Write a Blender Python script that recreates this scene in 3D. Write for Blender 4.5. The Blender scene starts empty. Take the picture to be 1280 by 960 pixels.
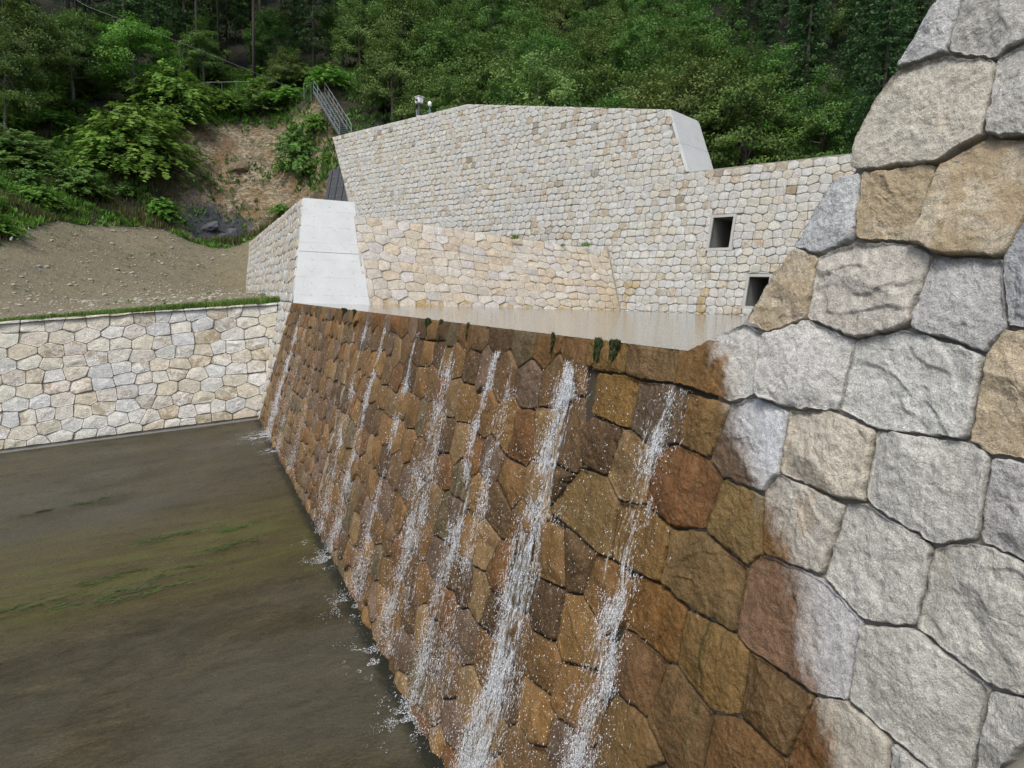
import bpy, math, random
import numpy as np
random.seed(7)
RNG = np.random.default_rng(11)
scene = bpy.context.scene
COL = scene.collection
R_ = math.radians

# ------------------------------------------------------------------ camera
# world: X runs upstream, Y along the dam axis (away from the viewer), Z up, z = 0 at the spillway crest
CAM_Z = 0.37
BAS = np.array([[0.9094941386568729, 0.022812288873427136, 0.415090365131676],
                [-0.4146493930345214, 0.12128494746259752, 0.9018624298500841],
                [0.029770666853394717, 0.9923555617798241, -0.11976705055963395]])
FPX = 870.0

def at(px, py, Y):
    """point at distance Y along the dam axis that a line of sight measured on the photo meets"""
    v = BAS @ np.array([px - 640.0, 480.0 - py, FPX])
    p = v * (Y / v[1])
    return np.array([p[0], p[1], p[2] + CAM_Z])

cam_d = bpy.data.cameras.new('camera')
cam = bpy.data.objects.new('camera', cam_d)
COL.objects.link(cam)
cam_d.sensor_width = 36.0
cam_d.lens = FPX / 1280 * 36.0
cam_d.clip_start = 0.05
cam_d.clip_end = 2000
from mathutils import Matrix, Vector
_m = np.eye(4)
_m[:3, 0] = BAS[:, 0]; _m[:3, 1] = BAS[:, 1]; _m[:3, 2] = -BAS[:, 2]; _m[2, 3] = CAM_Z
cam.matrix_world = Matrix(_m.tolist())
scene.camera = cam

# ------------------------------------------------------------------ light
world = bpy.data.worlds.new('World'); scene.world = world; world.use_nodes = True
wn = world.node_tree.nodes; wl = world.node_tree.links
sky = wn.new('ShaderNodeTexSky'); sky.sky_type = 'NISHITA'; sky.sun_disc = False
SUN_EL, SUN_AZ = R_(58), None
sky.sun_elevation = SUN_EL
sky.air_density = 0.9; sky.dust_density = 3.5; sky.ozone_density = 1.0
to_sun = np.array([-0.62, -0.55, 0.0]); to_sun /= np.linalg.norm(to_sun)
sky.sun_rotation = math.atan2(to_sun[0], to_sun[1])
bg = wn['Background']; bg.inputs['Strength'].default_value = 0.125
wl.new(sky.outputs[0], bg.inputs['Color'])
sun_d = bpy.data.lights.new('sun', 'SUN'); sun_d.energy = 1.5; sun_d.angle = R_(22); sun_d.color = (1.0, 1.0, 0.92)
sun = bpy.data.objects.new('sun', sun_d); COL.objects.link(sun)
sv = Vector((to_sun[0] * math.cos(SUN_EL), to_sun[1] * math.cos(SUN_EL), math.sin(SUN_EL)))
sun.rotation_euler = (-sv).to_track_quat('-Z', 'Y').to_euler()
sun.location = (0, 0, 40)
vs = scene.view_settings
vs.view_transform = 'Standard'; vs.look = 'None'; vs.exposure = 0.63; vs.gamma = 1.0; vs.use_curve_mapping = False
scene.render.engine = 'CYCLES'
cy = scene.cycles
cy.max_bounces = 6; cy.diffuse_bounces = 3; cy.glossy_bounces = 3; cy.transmission_bounces = 4; cy.transparent_max_bounces = 6
cy.caustics_reflective = False; cy.caustics_refractive = False
cy.use_denoising = True; cy.denoising_prefilter = 'NONE'

# ------------------------------------------------------------------ noise (numpy value noise)
def _hash(ix, iy, iz, seed):
    n = (ix.astype(np.int64) * 374761393 + iy.astype(np.int64) * 668265263 + iz.astype(np.int64) * 2147483647 + seed * 1274126177) & 0xFFFFFFFF
    n = ((n ^ (n >> 13)) * 1274126177) & 0xFFFFFFFF
    n = ((n ^ (n >> 16)) * 2246822519) & 0xFFFFFFFF
    return ((n ^ (n >> 15)) & 0xFFFFFF) / float(0xFFFFFF)

def vnoise(x, y, z=None, seed=0):
    x = np.asarray(x, float); y = np.asarray(y, float)
    z = np.zeros_like(x) if z is None else np.asarray(z, float) + np.zeros_like(x)
    xi = np.floor(x); yi = np.floor(y); zi = np.floor(z)
    fx = x - xi; fy = y - yi; fz = z - zi
    fx = fx * fx * (3 - 2 * fx); fy = fy * fy * (3 - 2 * fy); fz = fz * fz * (3 - 2 * fz)
    r = 0
    for dx in (0, 1):
        for dy in (0, 1):
            for dz in (0, 1):
                w = (fx if dx else 1 - fx) * (fy if dy else 1 - fy) * (fz if dz else 1 - fz)
                r = r + w * _hash(xi + dx, yi + dy, zi + dz, seed)
    return r * 2 - 1

def fbm(x, y, z=None, octs=4, seed=0):
    r = 0; a = 1.0; t = 0
    x = np.asarray(x, float); y = np.asarray(y, float)
    for o in range(octs):
        r = r + a * vnoise(x, y, z, seed + o * 17); t += a
        a *= 0.5; x = x * 2.03 + 5.3; y = y * 2.03 + 1.7
        if z is not None: z = np.asarray(z) * 2.03
    return r / t

def smooth(a, b, v):
    t = np.clip((v - a) / (b - a), 0, 1)
    return t * t * (3 - 2 * t)

# ------------------------------------------------------------------ object helpers
def tag(o, label=None, cat=None, group=None, kind=None):
    if label: o['label'] = label
    if cat: o['category'] = cat
    if group: o['group'] = group
    if kind: o['kind'] = kind
    return o

def empty(name, loc=(0, 0, 0), rz=0.0):
    o = bpy.data.objects.new(name, None); COL.objects.link(o)
    o.location = loc; o.rotation_euler = (0, 0, rz); o.empty_display_size = 0.3
    return o

def link(o, parent=None):
    COL.objects.link(o)
    if parent is not None: o.parent = parent
    return o

def mesh_np(name, V, faces, mats, attrs=None, smoothf=True, matidx=None):
    """V (n,3); faces: list of int arrays (m,k)"""
    me = bpy.data.meshes.new(name)
    V = np.asarray(V, np.float32)
    me.vertices.add(len(V)); me.vertices.foreach_set('co', V.ravel())
    loops = np.concatenate([np.asarray(f, np.int32).ravel() for f in faces])
    tot = np.concatenate([np.full(len(f), np.asarray(f).shape[1], np.int32) for f in faces])
    st = np.concatenate([[0], np.cumsum(tot)[:-1]]).astype(np.int32)
    me.loops.add(len(loops)); me.loops.foreach_set('vertex_index', loops)
    me.polygons.add(len(tot)); me.polygons.foreach_set('loop_start', st); me.polygons.foreach_set('loop_total', tot)
    me.polygons.foreach_set('use_smooth', np.full(len(tot), bool(smoothf)))
    if matidx is not None: me.polygons.foreach_set('material_index', np.asarray(matidx, np.int32))
    for m in mats: me.materials.append(m)
    for k, (typ, dom, arr) in (attrs or {}).items():
        a = me.attributes.new(k, typ, dom)
        a.data.foreach_set('color' if 'COLOR' in typ else 'value', np.asarray(arr, np.float32).ravel())
    me.update(calc_edges=True); me.validate()
    return me

class MB:
    """collects simple solids into one mesh"""
    def __init__(self): self.v = []; self.f = []
    def add(self, vs, fs):
        n = len(self.v); self.v += [tuple(map(float, p)) for p in vs]; self.f += [[i + n for i in q] for q in fs]
    def hexa(self, p):   # 8 points: bottom 4 (ccw), top 4
        self.add(p, [[3, 2, 1, 0], [4, 5, 6, 7], [0, 1, 5, 4], [1, 2, 6, 5], [2, 3, 7, 6], [3, 0, 4, 7]])
    def box(self, c, s, rz=0.0):
        x, y, z = s[0] / 2, s[1] / 2, s[2] / 2; ca, sa = math.cos(rz), math.sin(rz)
        P = []
        for zz in (-z, z):
            for xx, yy in ((-x, -y), (x, -y), (x, y), (-x, y)):
                P.append((c[0] + xx * ca - yy * sa, c[1] + xx * sa + yy * ca, c[2] + zz))
        self.hexa(P)
    def tube(self, pts, r, n=8, cap=True):
        pts = [Vector(p) for p in pts]; base = len(self.v)
        rs = r if hasattr(r, '__len__') else [r] * len(pts)
        for i, p in enumerate(pts):
            d = (pts[min(i + 1, len(pts) - 1)] - pts[max(i - 1, 0)]).normalized()
            u = d.cross(Vector((0, 0, 1)))
            if u.length < 1e-3: u = Vector((1, 0, 0))
            u.normalize(); w = d.cross(u)
            for k in range(n):
                a = 2 * math.pi * k / n
                self.v.append(tuple(p + (u * math.cos(a) + w * math.sin(a)) * rs[i]))
        for i in range(len(pts) - 1):
            for k in range(n):
                a = base + i * n + k; b = base + i * n + (k + 1) % n
                self.f.append([a, b, b + n, a + n])
        if cap:
            self.f.append([base + k for k in range(n)][::-1]); e = base + (len(pts) - 1) * n
            self.f.append([e + k for k in range(n)])
    def build(self, name, mat, parent=None, bevel=0.0, smoothf=False):
        me = bpy.data.meshes.new(name); me.from_pydata(self.v, [], self.f)
        me.materials.append(mat)
        if smoothf: me.polygons.foreach_set('use_smooth', [True] * len(me.polygons))
        me.update()
        o = bpy.data.objects.new(name, me); link(o, parent)
        if bevel:
            b = o.modifiers.new('bevel', 'BEVEL'); b.width = bevel; b.segments = 2; b.limit_method = 'ANGLE'
        return o

# ------------------------------------------------------------------ materials
def nt(name):
    m = bpy.data.materials.new(name); m.use_nodes = True
    t = m.node_tree; b = t.nodes['Principled BSDF']
    return m, t, b

class N:
    """short hand for shader nodes"""
    def __init__(self, t): self.t = t
    def node(self, typ, **kw):
        n = self.t.nodes.new(typ)
        for k, v in kw.items(): setattr(n, k, v)
        return n
    def L(self, a, b): self.t.links.new(a, b)
    def attr(self, name): return self.node('ShaderNodeAttribute', attribute_name=name)
    def coord(self, sx=1, sy=1, sz=1, kind='Object'):
        c = self.node('ShaderNodeTexCoord'); m = self.node('ShaderNodeMapping')
        m.inputs['Scale'].default_value = (sx, sy, sz); self.L(c.outputs[kind], m.inputs[0]); return m.outputs[0]
    def noise(self, vec, scale, detail=4, rough=0.55, dist=0.0):
        n = self.node('ShaderNodeTexNoise'); n.inputs['Scale'].default_value = scale
        n.inputs['Detail'].default_value = detail; n.inputs['Roughness'].default_value = rough; n.inputs['Distortion'].default_value = dist
        if vec is not None: self.L(vec, n.inputs['Vector'])
        return n.outputs['Fac']
    def voro(self, vec, scale, feature='F1'):
        n = self.node('ShaderNodeTexVoronoi', feature=feature); n.inputs['Scale'].default_value = scale
        if vec is not None: self.L(vec, n.inputs['Vector'])
        return n
    def math(self, op, a, b=None, c=None, clamp=False):
        n = self.node('ShaderNodeMath', operation=op, use_clamp=clamp)
        for i, v in enumerate((a, b, c)):
            if v is None: continue
            if isinstance(v, (int, float)): n.inputs[i].default_value = v
            else: self.L(v, n.inputs[i])
        return n.outputs[0]
    def step(self, v, a, b, lo=0.0, hi=1.0):
        n = self.node('ShaderNodeMapRange', interpolation_type='SMOOTHSTEP')
        n.inputs['From Min'].default_value = a; n.inputs['From Max'].default_value = b
        n.inputs['To Min'].default_value = lo; n.inputs['To Max'].default_value = hi
        self.L(v, n.inputs['Value']); return n.outputs[0]
    def mix(self, fac, a, b, mode='MIX'):
        n = self.node('ShaderNodeMix', data_type='RGBA', blend_type=mode)
        for s, v in (('Factor', fac), ('A', a), ('B', b)):
            idx = {'Factor': 0, 'A': 6, 'B': 7}[s]
            if isinstance(v, (int, float)): n.inputs[idx].default_value = v
            elif isinstance(v, tuple): n.inputs[idx].default_value = (*v, 1) if len(v) == 3 else v
            else: self.L(v, n.inputs[idx])
        return n.outputs[2]
    def bump(self, h, strength, dist, normal=None):
        b = self.node('ShaderNodeBump'); b.inputs['Strength'].default_value = strength; b.inputs['Distance'].default_value = dist
        self.L(h, b.inputs['Height'])
        if normal is not None: self.L(normal, b.inputs['Normal'])
        return b.outputs[0]
    def grey(self, v, lo, hi):
        n = self.node('ShaderNodeMapRange'); n.inputs['To Min'].default_value = lo; n.inputs['To Max'].default_value = hi
        self.L(v, n.inputs['Value']); return n.outputs[0]

def stone_material(name, wetmix=False, grain=1.0):
    m, t, b = nt(name); n = N(t)
    co = n.coord()
    tint = n.attr('tint').outputs['Color']
    mott = n.noise(co, 4.5, 6, 0.62)
    mid = n.noise(co, 22, 4, 0.6)
    fine = n.noise(co, 95 * grain, 5, 0.7)
    val = n.math('MULTIPLY', n.grey(mott, 0.62, 1.38), n.math('MULTIPLY', n.grey(mid, 0.5, 1.5), n.grey(fine, 0.1, 1.9)))
    c = n.mix(1.0, tint, val, 'MULTIPLY')
    iron = n.attr('iron').outputs['Fac']
    im = n.math('MULTIPLY', n.step(n.math('ADD', n.noise(co, 3.0, 7, 0.7, 0.6), n.math('MULTIPLY', iron, 0.16)), 0.58, 0.70), n.math('MULTIPLY', iron, 0.85))
    c = n.mix(im, c, n.mix(n.noise(co, 9, 4), (0.26, 0.18, 0.09), (0.43, 0.335, 0.20)))
    # crystals: pale and dark specks of granite
    sp = n.noise(co, 260 * grain, 2, 0.5)
    c = n.mix(n.step(sp, 0.58, 0.68, 0, 0.45), c, (0.64, 0.63, 0.60))
    c = n.mix(n.step(sp, 0.40, 0.31, 0, 0.5), c, (0.09, 0.088, 0.08))
    h = n.math('ADD', n.math('MULTIPLY', fine, 0.35), n.math('ADD', n.math('MULTIPLY', mid, 0.8), n.math('MULTIPLY', mott, 0.6)))
    if wetmix:
        wv = n.attr('wet').outputs['Fac']
        wob = n.math('MULTIPLY', n.math('SUBTRACT', n.noise(n.coord(1, 2.4, 1.2), 1.3, 5, 0.6), 0.5), 0.6)
        wob = n.math('ADD', wob, n.math('MULTIPLY', n.math('SUBTRACT', n.noise(n.coord(1, 1.6, 1.0), 7.0, 6, 0.72), 0.5), 0.34))
        w = n.step(n.math('ADD', wv, wob), -0.10, 0.13)
        edge = n.step(n.math('ADD', wv, wob), -0.30, 0.06)
        tw = n.attr('tintw').outputs['Color']
        # algae and rust: tone runs in patches and in long runs down the face
        run = n.noise(n.coord(1, 3.5, 0.55), 2.0, 5, 0.6)
        cw = n.mix(1.0, tw, n.math('MULTIPLY', n.grey(mott, 0.4, 1.6), n.math('MULTIPLY', n.grey(fine, -0.2, 2.2), n.grey(run, 0.5, 1.5))), 'MULTIPLY')
        cw = n.mix(n.step(n.noise(co, 2.1, 5, 0.65, 0.6), 0.55, 0.75, 0, 0.45), cw, (0.175, 0.082, 0.026))
        cw = n.mix(n.step(mid, 0.50, 0.72, 0, 0.45), cw, (0.22, 0.155, 0.075))
        cw = n.mix(n.step(sp, 0.42, 0.30, 0, 0.5), cw, (0.035, 0.025, 0.015))
        cw = n.mix(n.step(sp, 0.60, 0.72, 0, 0.35), cw, (0.40, 0.31, 0.18))
        c = n.mix(n.math('MULTIPLY', edge, 0.35), c, (0.22, 0.15, 0.085))
        c = n.mix(w, c, cw)
        lime = n.attr('lime').outputs['Fac']
        lm = n.step(n.math('ADD', lime, n.math('MULTIPLY', n.math('SUBTRACT', n.noise(n.coord(1, 6, 0.8), 3, 5, 0.6), 0.5), 2.6)), 0.75, 1.1, 0, 0.75)
        c = n.mix(lm, c, (0.40, 0.37, 0.29))
        moss = n.attr('moss').outputs['Fac']
        mm = n.step(n.math('ADD', moss, n.math('MULTIPLY', n.math('SUBTRACT', n.noise(n.coord(1, 12, 2.6), 3, 6, 0.7), 0.5), 4.5)), 0.6, 1.2, 0, 0.85)
        c = n.mix(mm, c, n.mix(mid, (0.016, 0.018, 0.008), (0.085, 0.075, 0.02)))
        rw = n.grey(n.noise(co, 30, 3), 0.24, 0.55)
        n.L(n.math('ADD', n.math('MULTIPLY', w, n.math('SUBTRACT', rw, 0.9)), 0.9), b.inputs['Roughness'])
    else:
        st = n.attr('stain').outputs['Fac']
        c = n.mix(n.math('MULTIPLY', st, n.step(mott, 0.35, 0.6)), c, (0.36, 0.25, 0.10))
        b.inputs['Roughness'].default_value = 0.9
    jd = n.attr('joint').outputs['Fac']      # dirt that settled low on the sides of a stone
    c = n.mix(n.math('MULTIPLY', jd, 0.55), c, (0.10, 0.085, 0.065))
    n.L(c, b.inputs['Base Color'])
    n.L(n.bump(h, 0.9, 0.03 / grain), b.inputs['Normal'])
    b.inputs['Specular IOR Level'].default_value = 0.22
    return m

def concrete_material(name, base=(0.50, 0.50, 0.48), stain=0.25, tie=None):
    m, t, b = nt(name); n = N(t); co = n.coord()
    a = n.noise(co, 1.3, 6, 0.6); s = n.noise(n.coord(2.2, 2.2, 0.35), 1.6, 5, 0.6); f = n.noise(co, 60, 3, 0.6)
    c = n.mix(1.0, base, n.math('MULTIPLY', n.grey(a, 1 - stain, 1 + stain), n.grey(f, 0.86, 1.14)), 'MULTIPLY')
    c = n.mix(n.step(s, 0.55, 0.8, 0, 0.35), c, tuple(0.72 * v for v in base))
    v = n.voro(co, 13).outputs['Distance']
    pit = n.math('MULTIPLY', n.step(v, 0.16, 0.06), n.step(n.noise(co, 1.7, 3), 0.5, 0.62))
    c = n.mix(n.math('MULTIPLY', pit, 0.9), c, (0.13, 0.12, 0.10))
    if tie:
        sep = n.node('ShaderNodeSeparateXYZ'); n.L(co, sep.inputs[0])
        fz = n.math('FRACT', n.math('ADD', n.math('MULTIPLY', sep.outputs[2], 1.35), n.math('MULTIPLY', n.noise(co, .8, 2), .10)))
        ln = n.math('MULTIPLY', n.step(n.math('ABSOLUTE', n.math('SUBTRACT', fz, .5)), .016, .006), n.step(n.noise(co, 2.5, 3), .42, .55))
        c = n.mix(n.math('MULTIPLY', ln, .45), c, (.18, .18, .17))
        drip = n.math('MULTIPLY', n.step(n.noise(n.coord(3.5, 3.5, .25), 2.2, 4, .6), .55, .75), .22)
        c = n.mix(drip, c, (.30, .29, .25))
    n.L(c, b.inputs['Base Color']); b.inputs['Roughness'].default_value = 0.88
    n.L(n.bump(n.math('ADD', f, n.math('MULTIPLY', pit, -1.0)), 0.3, 0.01), b.inputs['Normal'])
    return m

def plain(name, col, rough=0.6, metal=0.0, var=0.15, scale=8):
    m, t, b = nt(name); n = N(t); co = n.coord()
    c = n.mix(1.0, col, n.grey(n.noise(co, scale, 4), 1 - var, 1 + var), 'MULTIPLY')
    n.L(c, b.inputs['Base Color']); b.inputs['Roughness'].default_value = rough; b.inputs['Metallic'].default_value = metal
    if rough > .85: b.inputs['Specular IOR Level'].default_value = .15
    return m

M = {}
M['stone_wet'] = stone_material('dam_stone', True)
M['stone'] = stone_material('granite_stone', False, 0.6)
M['mortar'] = plain('joint_mortar', (0.06, 0.05, 0.036), 0.95, 0, 0.5, 5)
M['mortar_light'] = plain('pale_joint_mortar', (0.25, 0.235, 0.20), 0.95, 0, 0.4, 5)
M['concrete'] = concrete_material('pale_concrete', (0.475, 0.485, 0.475), .16, True)
M['concrete_old'] = concrete_material('grey_concrete', (0.36, 0.355, 0.33))
M['concrete_dark'] = concrete_material('damp_concrete', (0.20, 0.20, 0.185), 0.35)
M['galv'] = plain('galvanised_steel', (0.30, 0.32, 0.33), 0.45, 0.6)
M['panel'] = plain('dark_painted_steel', (0.085, 0.09, 0.095), 0.6, 0.2, 0.3, 3)
M['white'] = plain('white_housing', (0.78, 0.78, 0.76), 0.4)
M['green_metal'] = plain('green_painted_metal', (0.10, 0.20, 0.16), 0.5)
M['rope'] = plain('steel_rope', (0.16, 0.165, 0.17), 0.5, 0.4)
M['bark'] = plain('bark', (0.092, 0.082, 0.068), 0.95, 0, 0.45, 6)
M['bark_pale'] = plain('pale_bark', (0.19, 0.17, 0.145), 0.95, 0, 0.4, 6)

def leaf_material(name, c0, c1, trans=0.3):
    m, t, b = nt(name); n = N(t)
    v = n.attr('leafv').outputs['Fac']
    oi = n.node('ShaderNodeObjectInfo').outputs['Random']
    c = n.mix(v, c0, c1)
    hs = n.node('ShaderNodeHueSaturation')
    n.L(n.grey(oi, 0.475, 0.515), hs.inputs['Hue']); n.L(n.grey(oi, 0.75, 1.2), hs.inputs['Value'])
    hs.inputs['Saturation'].default_value = 1.0
    n.L(c, hs.inputs['Color'])
    tr = n.node('ShaderNodeBsdfTranslucent'); n.L(hs.outputs[0], tr.inputs['Color'])
    n.L(hs.outputs[0], b.inputs['Base Color']); b.inputs['Roughness'].default_value = 0.6; b.inputs['Specular IOR Level'].default_value = 0.25
    mx = n.node('ShaderNodeMixShader'); mx.inputs[0].default_value = trans
    n.L(b.outputs[0], mx.inputs[1]); n.L(tr.outputs[0], mx.inputs[2])
    n.L(mx.outputs[0], t.nodes['Material Output'].inputs['Surface'])
    return m
M['leaf_dark'] = leaf_material('dark_conifer_leaf', (0.028, 0.070, 0.024), (0.092, 0.180, 0.060))
M['leaf_mid'] = leaf_material('broadleaf', (0.048, 0.110, 0.022), (0.165, 0.285, 0.062))
M['leaf_olive'] = leaf_material('olive_broadleaf', (0.055, 0.108, 0.024), (0.195, 0.285, 0.072))
M['leaf_fresh'] = leaf_material('fresh_leaf', (0.055, 0.150, 0.020), (0.205, 0.385, 0.060), 0.38)
M['grass'] = leaf_material('grass_blade', (0.065, 0.125, 0.022), (0.20, 0.31, 0.065), 0.3)
M['weed'] = leaf_material('dry_weed', (0.06, 0.075, 0.022), (0.16, 0.15, 0.06), 0.3)
M['moss'] = leaf_material('wet_moss', (0.012, 0.022, 0.006), (0.05, 0.068, 0.017), 0.2)
M['algae'] = leaf_material('water_algae', (0.03, 0.05, 0.012), (0.085, 0.13, 0.035), 0.1)
# ------------------------------------------------------------------ masonry
def clip_half(poly, n, c):
    """keep the points with n.p <= c"""
    out = []
    k = len(poly)
    for i in range(k):
        p = poly[i]; q = poly[(i + 1) % k]
        dp = n[0] * p[0] + n[1] * p[1] - c; dq = n[0] * q[0] + n[1] * q[1] - c
        if dp <= 0: out.append(p)
        if dp * dq < 0:
            t = dp / (dp - dq); out.append((p[0] + (q[0] - p[0]) * t, p[1] + (q[1] - p[1]) * t))
    return out

def poly_area(p):
    return 0.5 * sum(p[i][0] * p[(i + 1) % len(p)][1] - p[(i + 1) % len(p)][0] * p[i][1] for i in range(len(p)))

def poly_cen(p):
    A = poly_area(p)
    if abs(A) < 1e-9: return (sum(q[0] for q in p) / len(p), sum(q[1] for q in p) / len(p))
    cx = cy_ = 0
    for i in range(len(p)):
        a = p[i]; b = p[(i + 1) % len(p)]; w = a[0] * b[1] - b[0] * a[1]
        cx += (a[0] + b[0]) * w; cy_ += (a[1] + b[1]) * w
    return (cx / (6 * A), cy_ / (6 * A))

def row_seeds(s0, s1, ztop, zbot, dx, dz, rng, crest=None, zj=0.12):
    """seeds in staggered courses from the top down"""
    out = []; z = ztop; row = 0
    if crest: out += [(s, ztop - crest / 2) for s in _walk(s0, s1, dx, rng)]; z = ztop - crest
    while z > zbot:
        h = dz * rng.uniform(0.94, 1.06)
        for s in _walk(s0, s1, dx, rng): out.append((s, z - h / 2 + rng.normal() * dz * zj))
        z -= h; row += 1
    return out

def _walk(s0, s1, dx, rng):
    s = s0 + rng.uniform(0, dx); r = []
    while s < s1:
        r.append(s); s += dx * rng.uniform(0.66, 1.36)
    return r

def voronoi(seeds, aspect=1.0, rad=1.6):
    """cells of the seeds; aspect > 1 stretches them along the courses"""
    S = np.array(seeds); T = S * np.array([1 / aspect, 1.0])
    g = {}
    for i, p in enumerate(T): g.setdefault((int(p[0] // rad), int(p[1] // rad)), []).append(i)
    cells = []
    for i, p in enumerate(T):
        kx, ky = int(p[0] // rad), int(p[1] // rad)
        nb = [j for a in (-1, 0, 1) for b in (-1, 0, 1) for j in g.get((kx + a, ky + b), []) if j != i]
        d = T[nb] - p; dd = (d * d).sum(1); o = np.argsort(dd)[:22]
        poly = [(p[0] - rad * .8, p[1] - rad * .8), (p[0] + rad * .8, p[1] - rad * .8), (p[0] + rad * .8, p[1] + rad * .8), (p[0] - rad * .8, p[1] + rad * .8)]
        for q in o:
            nrm = d[q]; m = p + nrm / 2
            poly = clip_half(poly, nrm, nrm @ m)
            if len(poly) < 3: break
        cells.append([(a * aspect, b) for a, b in poly])
    return cells

def shave(poly, other):
    """cut POLY back where it laps over the convex polygon OTHER"""
    A0 = abs(poly_area(poly)); k = len(other); sgn = 1 if poly_area(other) > 0 else -1
    inter = poly
    for i in range(k):
        a = other[i]; b = other[(i + 1) % k]
        nrm = ((b[1] - a[1]) * sgn, -(b[0] - a[0]) * sgn)
        inter = clip_half(inter, nrm, nrm[0] * a[0] + nrm[1] * a[1])
        if len(inter) < 3: return poly
    if abs(poly_area(inter)) < 0.002 * A0: return poly
    best = None
    for i in range(k):
        a = other[i]; b = other[(i + 1) % k]
        nrm = (-(b[1] - a[1]) * sgn, (b[0] - a[0]) * sgn)
        q = clip_half(poly, nrm, nrm[0] * a[0] + nrm[1] * a[1])
        A = abs(poly_area(q)) if len(q) > 2 else 0
        if best is None or A > best[0]: best = (A, q)
    return best[1]

def round_poly(poly, M_, rc=0.13):
    """outline with eased corners, resampled to M_ points, ccw"""
    if poly_area(poly) < 0: poly = poly[::-1]
    P = np.array(poly, float)
    # drop very short edges
    keep = [i for i in range(len(P)) if np.linalg.norm(P[i] - P[i - 1]) > 0.035]
    if len(keep) >= 3: P = P[keep]
    out = []
    n = len(P)
    for i in range(n):
        a = P[i - 1]; p = P[i]; b = P[(i + 1) % n]
        la = np.linalg.norm(a - p); lb = np.linalg.norm(b - p)
        r = min(la, lb) * rc
        u = p + (a - p) / la * r; v = p + (b - p) / lb * r
        for t in (0, .33, .67, 1.0): out.append((1 - t) ** 2 * u + 2 * t * (1 - t) * p + t * t * v)
    Q = np.array(out); D = np.r_[0, np.cumsum(np.linalg.norm(np.diff(np.vstack([Q, Q[:1]]), axis=0), axis=1))]
    t = np.linspace(0, D[-1], M_, endpoint=False)
    Qc = np.vstack([Q, Q[:1]])
    return np.c_[np.interp(t, D, Qc[:, 0]), np.interp(t, D, Qc[:, 1])]

def inset(Q, d):
    T = np.roll(Q, -1, 0) - np.roll(Q, 1, 0); T /= np.linalg.norm(T, axis=1)[:, None] + 1e-9
    Nn = np.c_[-T[:, 1], T[:, 0]]
    d = np.asarray(d); return Q + Nn * (d[:, None] if d.ndim else d)

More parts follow.
